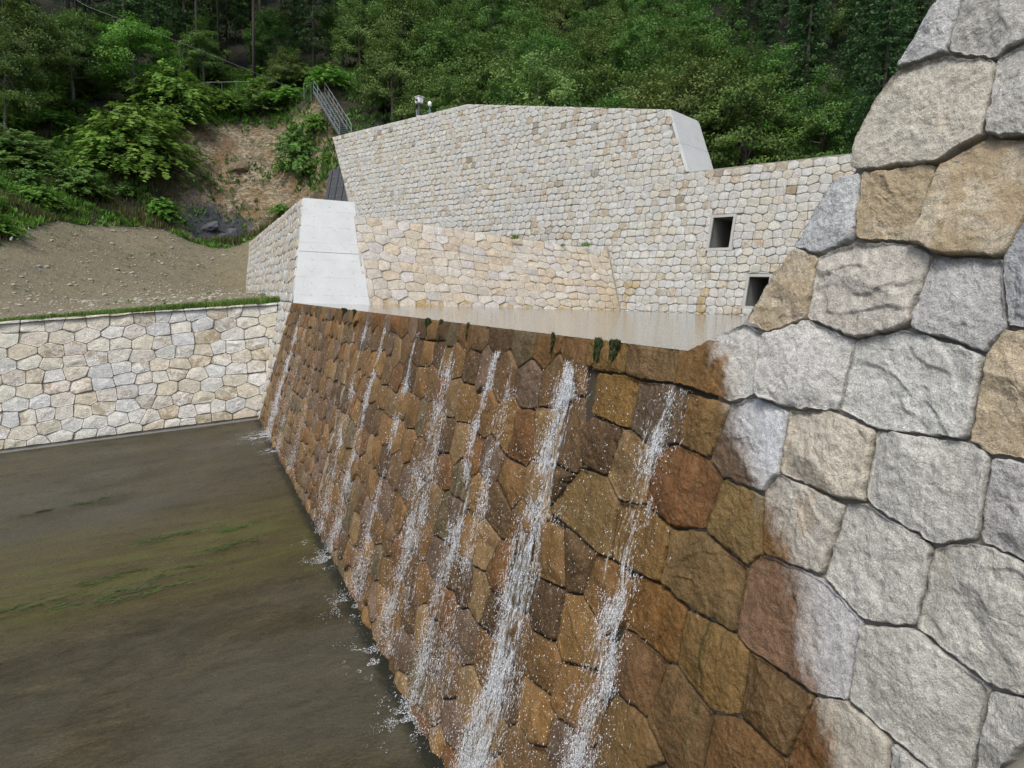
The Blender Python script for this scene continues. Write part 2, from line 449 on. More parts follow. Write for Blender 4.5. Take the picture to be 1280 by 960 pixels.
class Masonry:
    def __init__(self): self.V = []; self.F4 = []; self.F3 = []; self.A = {k: [] for k in ('tint', 'tintw', 'iron', 'wet', 'lime', 'moss', 'joint', 'stain')}; self.n = 0
    def stone(self, poly, fmap, lod, rng, tint, tintw=(0.1, 0.07, 0.04), iron=0.0, gap=0.012, depth=0.05, proud=0.055, extra=None, chunk=0.0):
        MM, K = {0: (150, 34), 1: (72, 15), 2: (36, 8), 3: (20, 4), 4: (14, 3)}[lod]
        if len(poly) < 3 or abs(poly_area(poly)) < 0.012: return
        Q = round_poly(poly, MM, 0.10 if lod <= 1 else 0.055)
        size = math.sqrt(abs(poly_area(poly)))
        sd = int(rng.integers(1, 1 << 20))
        gapv = gap * (1 + 0.55 * fbm(Q[:, 0] * 9, Q[:, 1] * 9, octs=3, seed=sd)) if lod < 3 else gap
        Q = inset(Q, gapv)
        if lod <= 1:   # chipped arrises
            Q = inset(Q, 0.015 * fbm(Q[:, 0] * 22, Q[:, 1] * 22, octs=3, seed=sd + 3))
        c = np.array(poly_cen([tuple(q) for q in Q]))
        bev = min(0.012 + .014 * chunk, (0.035 + .03 * chunk) * size) if lod <= 1 else min(0.02, 0.04 * size)
        rad = np.linalg.norm(Q - c, axis=1)
        rings = [(0.0, Q, 0)]                              # (level, points, kind)
        sides = inset(Q, 0.004)
        pts = [Q, sides]
        bw = bev * (1 + 0.8 * fbm(Q[:, 0] * 7, Q[:, 1] * 7, octs=2, seed=sd + 9))
        s1 = 1 - np.clip(bw / np.maximum(rad, 1e-3), 0.01, 0.4)
        inner = c + (Q - c) * s1[:, None]
        for k in range(K):
            f = (1 - k / K) ** (0.85)
            pts.append(c + (inner - c) * f)
        pts.append(c[None, :])
        X = np.vstack(pts)
        d = np.r_[np.full(MM, -1.0), np.full(MM, 0.0), np.repeat([1 - (1 - k / K) ** 0.85 for k in range(K)], MM), 1.0]   # 0 arris .. 1 centre
        u, v = X[:, 0], X[:, 1]
        g = rng.normal(size=2) * 0.055
        lx, ly = (u - c[0]), (v - c[1])
        H = proud + g[0] * lx + g[1] * ly
        dome = rng.uniform(-0.004, 0.016) if lod <= 1 else rng.uniform(0.0, 0.02)
        dome += chunk * rng.uniform(0.006, 0.03)
        H = H + dome * (1 - (1 - np.clip(d, 0, 1)) ** 2)
        ang = rng.uniform(0, 6.28); ca, sa = math.cos(ang), math.sin(ang)
        px = (u * ca - v * sa); py = (u * sa + v * ca)
        if lod <= 2:
            # cleft ledges: a warped field cut into steps, steeper along one direction
            wob = .05 * fbm(u * 9, v * 9, octs=3, seed=sd + 40)
            w1 = fbm(px * 1.7 + wob, py * 3.1 + wob, octs=3, seed=sd + 21) * 2.0 + px * rng.uniform(-1.6, 1.6) / max(size, .3)
            fl = np.floor(w1); fr = w1 - fl
            terr = fl + smooth(0.0, 0.14, fr)
            H = H + (0.010 * size / 0.5) * (terr - w1) * rng.uniform(0.3, 1.3)
            # flat spalls struck off by the chisel
            fac = np.full(len(u), 9.0)
            jx = u + .014 * fbm(u * 14, v * 14, octs=3, seed=sd + 71); jy = v + .014 * fbm(u * 14 + 7, v * 14, octs=3, seed=sd + 72)
            for _k in range(9):
                gg = rng.normal(size=2) * 0.16; pc = c + rng.normal(size=2) * size * .30
                fac = np.minimum(fac, rng.uniform(0.0, 0.030) + gg[0] * (jx - pc[0]) + gg[1] * (jy - pc[1]))
            H = H + np.clip(fac, -.035, .03) * rng.uniform(.6, 1.0)
            H = H + 0.010 * fbm(u * 8, v * 8, octs=5, seed=sd + 5)
            if lod <= 1:
                H = H + 0.0085 * fbm(u * 24, v * 24, octs=4, seed=sd + 6)
                rid = np.abs(fbm(px * 5 + wob * 2, py * 11, octs=3, seed=sd + 33)); H = H - 0.004 * smooth(0.06, 0.0, rid)
        else:
            H = H + 0.020 * fbm(u * 8, v * 8, octs=2, seed=sd + 5)
        edge_h = proud * 0.74
        H[:MM] = -depth
        H[MM:2 * MM] = edge_h + 0.25 * (H[2 * MM:3 * MM] - proud)
        P = fmap(u, v, H)
        n0 = self.n; nv = len(P); self.V.append(P)
        i = np.arange(MM); j = (i + 1) % MM
        L = K + 2
        for r in range(L - 1):
            a = n0 + r * MM
            self.F4.append(np.c_[a + i, a + j, a + MM + j, a + MM + i])
        a = n0 + (L - 1) * MM
        self.F3.append(np.c_[a + i, a + j, np.full(MM, n0 + nv - 1)])
        self.n += nv
        one = np.ones(nv)
        self.A['tint'].append(np.c_[np.tile(tint, (nv, 1)), one]); self.A['tintw'].append(np.c_[np.tile(np.array(tintw) * (1.06, .91, .70), (nv, 1)), one])
        self.A['iron'].append(one * iron)
        jt = np.zeros(nv); jt[:MM] = 1.0; jt[MM:2 * MM] = 0.12; self.A['joint'].append(jt)
        ex = extra(u, v) if extra else {}
        for k in ('wet', 'lime', 'moss', 'stain'):
            self.A[k].append(ex.get(k, (-9.0 if k == 'wet' else 0.0) * one) + 0 * one)
    def mesh(self, name, mat, keys):
        at_ = {}
        for k in keys:
            arr = np.concatenate(self.A[k])
            at_[k] = ('FLOAT_COLOR' if k.startswith('tint') else 'FLOAT', 'POINT', arr)
        return mesh_np(name, np.vstack(self.V), [np.vstack(self.F4), np.vstack(self.F3)], [mat], at_, True)

DRY = [((0.43, 0.425, 0.40), 5), ((0.445, 0.42, 0.355), 5), ((0.43, 0.385, 0.295), 3), ((0.395, 0.405, 0.41), 2.5), ((0.41, 0.375, 0.33), 2), ((0.41, 0.345, 0.24), 1.2), ((0.47, 0.465, 0.44), 4)]
_dw = np.array([w for _, w in DRY]); _dw = _dw / _dw.sum()
def dry_tint(rng, k=1.0):
    c = np.array(DRY[rng.choice(len(DRY), p=_dw)][0]) * rng.uniform(0.88, 1.1) * k
    return tuple(c * (1 + rng.normal(size=3) * 0.012))
WETC = [((0.135, 0.084, 0.038), 5), ((0.105, 0.072, 0.042), 4), ((0.165, 0.108, 0.048), 3.5), ((0.115, 0.088, 0.076), 3.5), ((0.125, 0.068, 0.030), 2), ((0.095, 0.083, 0.055), 1.5), ((0.175, 0.130, 0.075), 2.5), ((0.075, 0.050, 0.031), 2)]
_ww = np.array([w for _, w in WETC]); _ww = _ww / _ww.sum()
def wet_tint(rng):
    return tuple(np.array(WETC[rng.choice(len(WETC), p=_ww)][0]) * rng.uniform(0.85, 1.3))

# ================================================================== near dam
X0 = 3.7046
YR, YL = 4.15, 29.2           # ends of the spillway crest
KR, KL = 0.5, 0.77            # slopes of its ends
WTOP_L, WTOP_R = 4.57, 4.5
YEND_L, YEND_R = 64.5, -9.0
ZB = -5.55
def near_map(u, v, h):
    n_ = math.hypot(1, 0.2)
    return np.c_[X0 + 0.2 * v - h / n_, u, v + 0.2 * h / n_]

TRACED = [
[(3.189,1.872),(2.853,1.873),(2.548,1.747),(2.508,1.313),(2.743,1.217),(3.262,1.250),(3.353,1.284),(3.387,1.446),(3.314,1.669)],
[(2.835,2.185),(2.853,1.873),(2.548,1.747),(2.222,1.859),(2.261,2.213),(2.827,2.310)],
[(2.548,1.747),(2.222,1.859),(2.087,1.220),(2.508,1.313)],
[(3.262,1.250),(2.743,1.217),(2.790,0.761),(3.204,0.805)],
[(2.743,1.217),(2.508,1.313),(2.087,1.220),(2.171,0.949),(2.267,0.656),(2.650,0.685),(2.790,0.761)],
[(3.475,1.239),(3.262,1.250),(3.204,0.805),(3.452,0.719),(3.694,0.786),(3.535,1.124)],
[(3.694,0.786),(3.452,0.719),(3.432,0.296),(3.767,0.181),(3.984,0.269),(3.866,0.535)],
[(3.452,0.719),(3.204,0.805),(2.790,0.761),(2.650,0.685),(2.697,0.267),(3.021,0.184),(3.432,0.296)],
[(2.650,0.685),(2.267,0.656),(2.166,0.294),(2.241,0.166),(2.697,0.267)],
[(2.267,0.656),(2.171,0.949),(1.892,0.299),(2.166,0.294)],
[(3.767,0.181),(3.432,0.296),(3.021,0.184),(3.026,-0.259),(3.418,-0.308),(3.725,-0.261)],
[(3.021,0.184),(2.697,0.267),(2.241,0.166),(2.218,-0.285),(2.746,-0.320),(3.026,-0.259)],
[(2.241,0.166),(2.166,0.294),(1.892,0.299),(1.758,-0.334),(2.096,-0.329),(2.218,-0.285)],
[(4.005,0.257),(3.767,0.181),(3.725,-0.261),(3.951,-0.340),(4.608,-0.284),(4.650,-0.042)],
[(3.951,-0.340),(3.725,-0.261),(3.418,-0.308),(3.375,-0.728),(3.470,-0.888),(3.863,-0.880),(4.042,-0.784)],
[(3.418,-0.308),(3.026,-0.259),(2.746,-0.320),(2.716,-0.739),(2.821,-0.773),(3.375,-0.728)],
[(2.746,-0.320),(2.218,-0.285),(2.096,-0.329),(2.063,-0.752),(2.267,-0.846),(2.716,-0.739)],
[(2.096,-0.329),(1.758,-0.334),(1.657,-0.813),(2.063,-0.752)],
[(3.375,-0.728),(2.821,-0.773),(2.876,-1.244),(3.357,-1.263),(3.470,-0.888)],
[(2.821,-0.773),(2.716,-0.739),(2.267,-0.846),(2.269,-1.283),(2.553,-1.377),(2.876,-1.244)],
[(2.267,-0.846),(2.063,-0.752),(1.657,-0.813),(1.546,-1.335),(1.855,-1.387),(2.269,-1.283)],
[(2.553,-1.377),(2.269,-1.283),(1.855,-1.387),(1.842,-1.928),(2.244,-1.871),(2.524,-1.811)],
[(1.855,-1.387),(1.546,-1.335),(1.842,-1.928)],
[(2.739,-1.903),(2.524,-1.811),(2.244,-1.871),(2.204,-2.173),(2.777,-2.487),(2.832,-2.339)],
[(2.244,-1.871),(1.842,-1.928),(2.204,-2.173)],
[(3.357,-1.263),(2.876,-1.244),(2.553,-1.377),(2.524,-1.811),(2.739,-1.903),(3.287,-1.883),(3.421,-1.836),(3.452,-1.395)],
[(4.650,-0.042),(4.608,-0.284),(5.118,-0.310),(5.382,-0.282),(5.404,-0.054)],
[(5.404,-0.054),(5.382,-0.282),(5.830,-0.315),(6.079,-0.268),(6.126,-0.044)],
[(5.830,-0.315),(5.382,-0.282),(5.118,-0.310),(5.128,-0.743),(5.199,-0.756),(5.749,-0.729)],
[(5.118,-0.310),(4.608,-0.284),(4.469,-0.331),(4.436,-0.748),(4.706,-0.856),(5.128,-0.743)],
[(4.469,-0.331),(3.951,-0.340),(4.042,-0.784),(4.436,-0.748)],
[(4.706,-0.856),(4.436,-0.748),(4.042,-0.784),(3.863,-0.880),(3.928,-1.291),(4.277,-1.376),(4.655,-1.304)],
[(3.863,-0.880),(3.470,-0.888),(3.357,-1.263),(3.452,-1.395),(3.928,-1.291)],
[(5.749,-0.729),(5.199,-0.756),(5.310,-1.213),(5.748,-1.240),(5.882,-0.887)],
[(5.199,-0.756),(5.128,-0.743),(4.706,-0.856),(4.655,-1.304),(5.047,-1.379),(5.310,-1.213)],
[(5.047,-1.379),(4.655,-1.304),(4.277,-1.376),(4.253,-1.815),(4.618,-1.861),(4.967,-1.876)],
[(4.277,-1.376),(3.928,-1.291),(3.452,-1.395),(3.421,-1.836),(3.923,-1.869),(4.253,-1.815)],
[(4.618,-1.861),(4.253,-1.815),(3.923,-1.869),(3.909,-2.287),(3.993,-2.322),(4.421,-2.294),(4.585,-2.315)],
[(3.923,-1.869),(3.421,-1.836),(3.287,-1.883),(3.230,-2.301),(3.465,-2.411),(3.702,-2.361),(3.909,-2.287)],
[(3.287,-1.883),(2.739,-1.903),(2.832,-2.339),(3.230,-2.301)],
[(3.465,-2.411),(3.230,-2.301),(2.832,-2.339),(2.777,-2.487),(3.419,-2.996)],
[(3.993,-2.322),(3.909,-2.287),(3.702,-2.361),(3.465,-2.411),(3.419,-2.996),(3.793,-2.966),(4.080,-2.804)],
[(4.421,-2.294),(3.993,-2.322),(4.080,-2.804),(4.508,-2.818),(4.670,-2.717),(4.585,-2.315)],
[(4.508,-2.818),(4.080,-2.804),(3.793,-2.966),(4.581,-3.714),(4.622,-3.085)],
[(5.748,-1.240),(5.310,-1.213),(5.047,-1.379),(4.967,-1.876),(5.132,-1.890),(6.202,-1.790)],
[(3.189,1.872),(2.853,1.873),(2.835,2.185),(2.827,2.310),(2.958,2.362)]
]
TRACED = [[(y_, 0.0 if i_ in (26, 27) and z_ > -.12 else z_) for y_, z_ in q_] for i_, q_ in enumerate(TRACED)]
# own colour of the traced stones (dry colour, how rusty, colour where wet)
G, T_, BR, W_ = (0.405, 0.395, 0.36), (0.435, 0.405, 0.34), (0.40, 0.34, 0.24), (0.475, 0.465, 0.435)
TT = {0: (T_, .25), 1: (G, .25), 2: (G, 0), 3: (BR, .75), 4: ((.44, .38, .28), .9), 5: ((.41, .42, .42), 0), 6: ((.42, .36, .27), .7), 7: ((.43, .40, .35), .15), 8: ((.38, .375, .36), 0),
      9: ((.33, .335, .34), 0), 10: (W_, 0), 11: ((.455, .452, .42), 0), 12: ((.42, .345, .24), .6), 13: (W_, .35), 14: ((.46, .47, .48), 0), 15: ((.45, .405, .33), .35), 16: ((.425, .415, .38), .1),
      17: ((.38, .37, .35), .1), 18: ((.42, .39, .335), .5), 19: ((.43, .415, .375), .1), 20: ((.42, .405, .36), .25), 21: ((.40, .39, .345), .15), 22: (G, 0), 23: ((.38, .35, .29), .3), 24: (G, .2),
      25: ((.44, .43, .42), .1), 45: ((.41, .41, .40), 0)}
TW = {25: (.155, .105, .080), 13: (.15, .095, .04), 31: (.128, .068, .032), 14: (.105, .082, .068), 30: (.15, .105, .05), 29: (.10, .082, .070), 28: (.16, .105, .035), 33: (.075, .05, .03),
      35: (.16, .105, .042), 32: (.15, .115, .055), 36: (.125, .092, .048), 37: (.145, .082, .028), 38: (.15, .105, .045), 39: (.10, .068, .035), 40: (.115, .07, .032), 41: (.11, .075, .038), 42: (.11, .068, .036),
      43: (.135, .095, .045), 44: (.155, .115, .055), 26: (.145, .105, .06), 27: (.155, .105, .04), 18: (.14, .085, .035)}
WB_Z = [-6.0, -2.17, -1.76, -1.48, -1.2, -0.56, 0.0, 0.35]
WB_Y = [0.9, 2.47, 2.83, 3.0, 3.22, 3.82, 4.16, 4.6]
def near_extra(u, v):
    right = u - np.interp(v, WB_Z, WB_Y)
    left = (29.12 - 0.62 * np.minimum(v, 0)) - u
    wet = np.minimum(right, left)
    wet = np.where(v > 0.1, -9.0, wet)
    lime = np.exp(-((u - (16.85 + 0.10 * (v + 1.5) ** 2 * 0.3)) / 0.16) ** 2) * (v < -0.5)
    lime = np.maximum(lime, 0.8 * np.exp(-((u - 17.5) / 0.2) ** 2) * (v < -1.6) * (v > -2.8))
    m1 = .85 * np.exp(-((u - (3.66 + 0.05 * (v + 2))) / 0.075) ** 2) * smooth(-1.55, -1.9, v) * smooth(-3.1, -2.7, v)
    m2 = 0.75 * np.exp(-((u - 3.52) / 0.05) ** 2) * smooth(-1.6, -1.75, v) * smooth(-2.15, -1.95, v)
    return dict(wet=wet, lime=lime, moss=np.maximum(m1, m2))

def build_near_dam():
    rng = np.random.default_rng(5)
    dam = empty('check_dam', (X0, YR, 0))
    tag(dam, 'nearest stone dam with a wet brown face and a pale dry wing at the side', 'dam')
    mp = lambda u, v, h: near_map(u, v, h) - np.array([X0, YR, 0])
    seeds = [(s, z) for s, z in row_seeds(-8.6, 66, 0.0, ZB, 0.60, 0.52, rng, crest=0.30)]
    seeds += [(s, z) for s, z in row_seeds(28.5, 66, WTOP_L, 0.02, 0.62, 0.46, rng)]
    seeds += [(s, z) for s, z in row_seeds(-8.6, 4.4, WTOP_R, 0.02, 0.60, 0.50, rng)]
    tcen = np.array([poly_cen(p) for p in TRACED])
    keep = []
    for s in seeds:
        dd = np.hypot(tcen[:, 0] - s[0], tcen[:, 1] - s[1])
        if dd.min() < 0.40: continue
        if s[1] > 0 and 1.9 < s[0] < 5: continue
        if s[1] > 0 and not (s[0] > YL + KL * s[1] + .05 or s[0] < YR - KR * s[1] - .05): continue
        keep.append(s)
    nk = len(keep)
    cells = voronoi(keep + [tuple(t) for t in tcen], 1.15)
    ms = Masonry()
    def dist(c): return math.sqrt((X0 + .2 * c[1]) ** 2 + c[0] ** 2 + (c[1] - CAM_Z) ** 2)
    for i in range(nk):
        p = cells[i]; s = keep[i]
        if len(p) < 3: continue
        if s[1] <= 0: p = clip_half(p, (0, 1), 0.0)
        else:
            p = clip_half(p, (0, -1), 0.0)
            if s[0] > 20: p = clip_half(clip_half(p, (-1, KL), -(YL)), (0, 1), WTOP_L)
            else: p = clip_half(clip_half(p, (1, KR), YR), (0, 1), WTOP_R)
        if s[0] > 20: p = clip_half(p, (1, -1.0), 64.0 - 4.57 + .5) if len(p) > 2 else p
        for q in TRACED:
            if len(p) < 3: break
            if abs(q[0][0] - s[0]) < 2.2 and abs(q[0][1] - s[1]) < 2.2: p = shave(p, q)
        if len(p) < 3: continue
        c = poly_cen(p); D = dist(c)
        vis = c[0] > 1.2 * (X0) * .1
        lod = 0 if D < 5.2 and c[0] > 1.5 else 1 if D < 10 else 2 if D < 19 else 3 if D < 33 else 4
        if c[0] < 1.0: lod = 3
        deep = 0.28 if abs(max(q[1] for q in p)) < 0.01 and YR < c[0] < YL + .3 else 0.06
        if c[1] > 0 and c[0] > 20 and c[1] > WTOP_L - .5: deep = 0.2
        ms.stone(p, mp, lod, rng, dry_tint(rng), wet_tint(rng), 0.7 if rng.random() < 0.22 else 0.1, gap=0.006 + .003 * (c[1] < 0), depth=deep, extra=near_extra,
                 proud=(0.06 if D < 12 else 0.07) + (.012 * rng.random() if c[1] < 0 else 0), chunk=1.0 if c[1] < 0 else 0.0)
    for i, p in enumerate(TRACED):
        c = poly_cen(p); D = dist(c)
        lod = 0 if D < 7 else 1
        ti, ir = TT.get(i, ((0.42, 0.38, 0.30), 0.4))
        deep = 0.28 if i in (26, 27, 13) else 0.05
        if i in (0, 45, 5, 6, 13): deep = 0.30
        ms.stone(p, mp, lod, rng, tuple(np.array(ti) * 1.05), TW.get(i, wet_tint(rng)), ir, gap=0.008 if i in TW else 0.006, depth=deep, extra=near_extra, proud=0.06, chunk=.8 if i in TW and i > 25 else 0.0)
    me = ms.mesh('stone_facing', M['stone_wet'], ('tint', 'tintw', 'iron', 'wet', 'lime', 'moss', 'joint'))
    link(bpy.data.objects.new('stone_facing', me), dam)
    O = np.array([X0, YR, 0])
    off = 0.016   # mortar bed behind the stones
    def fp(y, z, o=off): return np.array([X0 + .2 * z + o, y, z]) - O
    XB = 6.76
    def bp(y, z): return np.array([XB + 0.02 * max(z, 0), y, z]) - O
    # spillway body, wings
    m = MB()
    m.hexa([fp(YR, -6.5), bp(YR, -6.5), bp(YL, -6.5), fp(YL, -6.5), fp(YR, -.05), bp(YR, -.05), bp(YL, -.05), fp(YL, -.05)])
    m.build('spillway_core', M['mortar'], dam)
    m = MB()
    zt = WTOP_R - .02
    m.hexa([fp(YEND_R, -6.5), bp(YEND_R, -6.5), bp(YR - .003, -6.5), fp(YR - .003, -6.5), fp(YEND_R, 0), bp(YEND_R, 0), bp(YR - .003, 0), fp(YR - .003, 0)])
    m.hexa([fp(YEND_R, 0.002), bp(YEND_R, 0.002), bp(YR - .16, 0.002), fp(YR - .16, 0.002), fp(YEND_R, zt), bp(YEND_R, zt), bp(YR - .16 - KR * zt, zt), fp(YR - .16 - KR * zt, zt)])
    m.build('dry_wing_core', M['mortar_light'], dam)
    m = MB()
    zt = WTOP_L - .02
    m.hexa([fp(YL + .003, -6.5), bp(YL + .003, -6.5), bp(58, -6.5), fp(58, -6.5), fp(YL + .003, 0), bp(YL + .003, 0), bp(59, 0), fp(59, 0)])
    m.hexa([fp(YL + .03, 0.002), bp(YL + .03, 0.002), bp(59, 0.002), fp(59, 0.002), fp(YL + .03 + KL * zt, zt), bp(YL + .03 + KL * zt, zt), bp(64, zt), fp(64, zt)])
    m.build('far_wing_core', M['mortar_light'], dam)
    # smooth concrete end of the far wing, cast in two lifts with a proud arris at the stones
    def ep(x_off, z, t=0.0, back=False):   # point on the sloping end face
        y = YL + KL * z - t
        return (bp(y, z) if back else np.array([X0 + .2 * z + x_off, y, z]) - O)
    m = MB()
    for z0, z1, t in ((-.1, 2.14, 0.05), (2.155, WTOP_L + .03, 0.035)):
        m.hexa([ep(-.03, z0, t), ep(0, z0, t, True), ep(0, z0, -.015, True), ep(-.03, z0, -.015), ep(-.03, z1, t), ep(0, z1, t, True), ep(0, z1, -.015, True), ep(-.03, z1, -.015)])
    cend = m.build('concrete_end', M['concrete'], dam, 0.012)
    for k in range(9):
        for f in (0.22, 0.5, 0.82):
            if k % 2 and f == .5: continue
            z = 0.32 + k * 0.49; tt = .053 if z < 2.14 else .038
            a = ep(-.03, z, tt); b_ = ep(0, z, tt, True); p = a + (b_ - a) * f
            nrm = np.array([0, -1, KL]) / math.hypot(1, KL)
            q = p + nrm * .002
            m = MB(); m.tube([q - nrm * .02, q], 0.02, 8); m.build('tie_hole_plug', M['concrete_dark'], cend)
    # the sloping end of the near wing
    m = MB()
    def e2(z, t, back=False):
        y = YR - KR * z + t - .13
        return (bp(y, z) if back else np.array([X0 + .2 * z + .14, y, z]) - O)
    m.hexa([e2(0.004, -.018), e2(0.004, -.018, True), e2(0.004, .0, True), e2(.004, .0), e2(WTOP_R, -.018), e2(WTOP_R, -.018, True), e2(WTOP_R, 0, True), e2(WTOP_R, 0)])
    m.build('wing_end', M['concrete_old'], dam)
    m = MB()
    m.hexa([fp(YL + KL * WTOP_L + .05, WTOP_L - .018, .09), bp(YL + KL * WTOP_L + .05, WTOP_L - .018), bp(64, WTOP_L - .018), fp(64, WTOP_L - .018, .09),
            fp(YL + KL * WTOP_L + .05, WTOP_L + .03, .09), bp(YL + KL * WTOP_L + .05, WTOP_L + .03), bp(64, WTOP_L + .03), fp(64, WTOP_L + .03, .09)])
    m.build('wing_coping', M['concrete'], dam, 0.01)
    return dam
near_dam = build_near_dam()

# ================================================================== low side wall of the apron
SL = 0.097                      # the apron falls downstream at about one in ten
AP_X, AP_Z = 2.67, -5.20
def apron_z(x): return AP_Z + SL * (x - AP_X)
LW_Y, LW_H, LW_B = 32.43, 5.06, 0.2
LW_X0 = -30.0
def build_low_wall():
    rng = np.random.default_rng(9)
    root = empty('side_wall', (2.6, LW_Y, apron_z(2.6)))
    tag(root, 'low pale stone side wall with a grassy top, left of the wet dam face', 'wall')
    O = np.array([2.6, LW_Y, apron_z(2.6)])
    n_ = math.hypot(1, LW_B)
    def mp(u, v, h):          # u runs towards the dam (x), v = height above the apron
        return np.c_[u + 0 * v, LW_Y + LW_B * v - h / n_, apron_z(u) + v + LW_B * h / n_] - O
    xr = lambda v: X0 + .2 * (v + apron_z(3.0)) - 0.06
    ms = Masonry()
    seeds = row_seeds(LW_X0, 4.5, LW_H, 0.02, 0.80, 0.505, rng, zj=.10)
    cells = voronoi(seeds, 1.5)
    for s, p in zip(seeds, cells):
        if len(p) < 3: continue
        p = clip_half(clip_half(p, (0, 1), LW_H), (0, -1), -0.12)
        if len(p) > 2: p = clip_half(p, (1, -.2), X0 + .2 * apron_z(3.0) - .04)
        if len(p) < 3: continue
        c = poly_cen(p)
        lod = 2 if c[0] > -9.5 else 4
        ms.stone(p, mp, lod, rng, tuple(.62 * np.array(dry_tint(rng, 1.45)) + .38 * np.array((.63, .61, .54))), iron=0.8 if rng.random() < .22 else .05, gap=0.007, proud=0.042, depth=0.16 if c[1] > LW_H - .55 else .06,
                 extra=lambda u, v: dict(stain=0.55 * smooth(0.45, 0.0, v)))
    link(bpy.data.objects.new('stone_facing', ms.mesh('stone_facing', M['stone'], ('tint', 'iron', 'stain', 'joint'))), root)
    m = MB()
    def w(x, v, o): return np.array([x, LW_Y + LW_B * v + o, apron_z(x) + v]) - O
    x1 = 3.0
    m.hexa([w(LW_X0, -.5, .04), w(2.6, -.5, .04), w(2.6, -.5, 1.3), w(LW_X0, -.5, 1.3), w(LW_X0, LW_H - .05, .04), w(3.6, LW_H - .05, .04), w(3.6, LW_H - .05, .8), w(LW_X0, LW_H - .05, .8)])
    m.build('wall_core', M['mortar_light'], root)
    m = MB()
    m.hexa([w(LW_X0, -.3, -.03), w(2.60, -.3, -.03), w(2.60, -.3, .03), w(LW_X0, -.3, .03), w(LW_X0, .03, -.03), w(2.66, .03, -.03), w(2.66, .03, .03), w(LW_X0, .03, .03)])
    m.build('footing', M['concrete_dark'], root, 0.01)
build_low_wall()

# ================================================================== tall rear dam
RP = np.array([20.57, 31.1, 0.0]); RD = np.array([-0.38110334, 0.92453244, 0.0]); RN = np.array([0.92453244, 0.38110334, 0.0])
S_TR, S_SP, Z_SP, Z_TR, S_BEND, Z_W = -0.96, -2.58, 7.07, 10.45, 15.11, 13.45
S_END_R, S_END_L = -26.0, 34.0
def rear_pt(s, z, o=0.0): return RP + s * RD + RN * (0.2 * z + o) + np.array([0, 0, z])
def rear_sz(px, py):
    v = BAS @ np.array([px - 640.0, 480.0 - py, FPX]); Nn = np.array([-RN[0], -RN[1], 0.2])
    C0 = np.array([0, 0, CAM_Z]); p = C0 + v * ((Nn @ (RP - C0)) / (Nn @ v))
    return float((p - RP) @ RD), float(p[2])
OPEN = [dict(s0=-5.45, s1=-4.42, z0=3.15, z1=4.62), dict(s0=-7.65, s1=-6.70, z0=0.42, z1=1.76)]
def left_end(z): return 27.3 + (z - 7.5) * 0.72 if z > 7.5 else 27.3
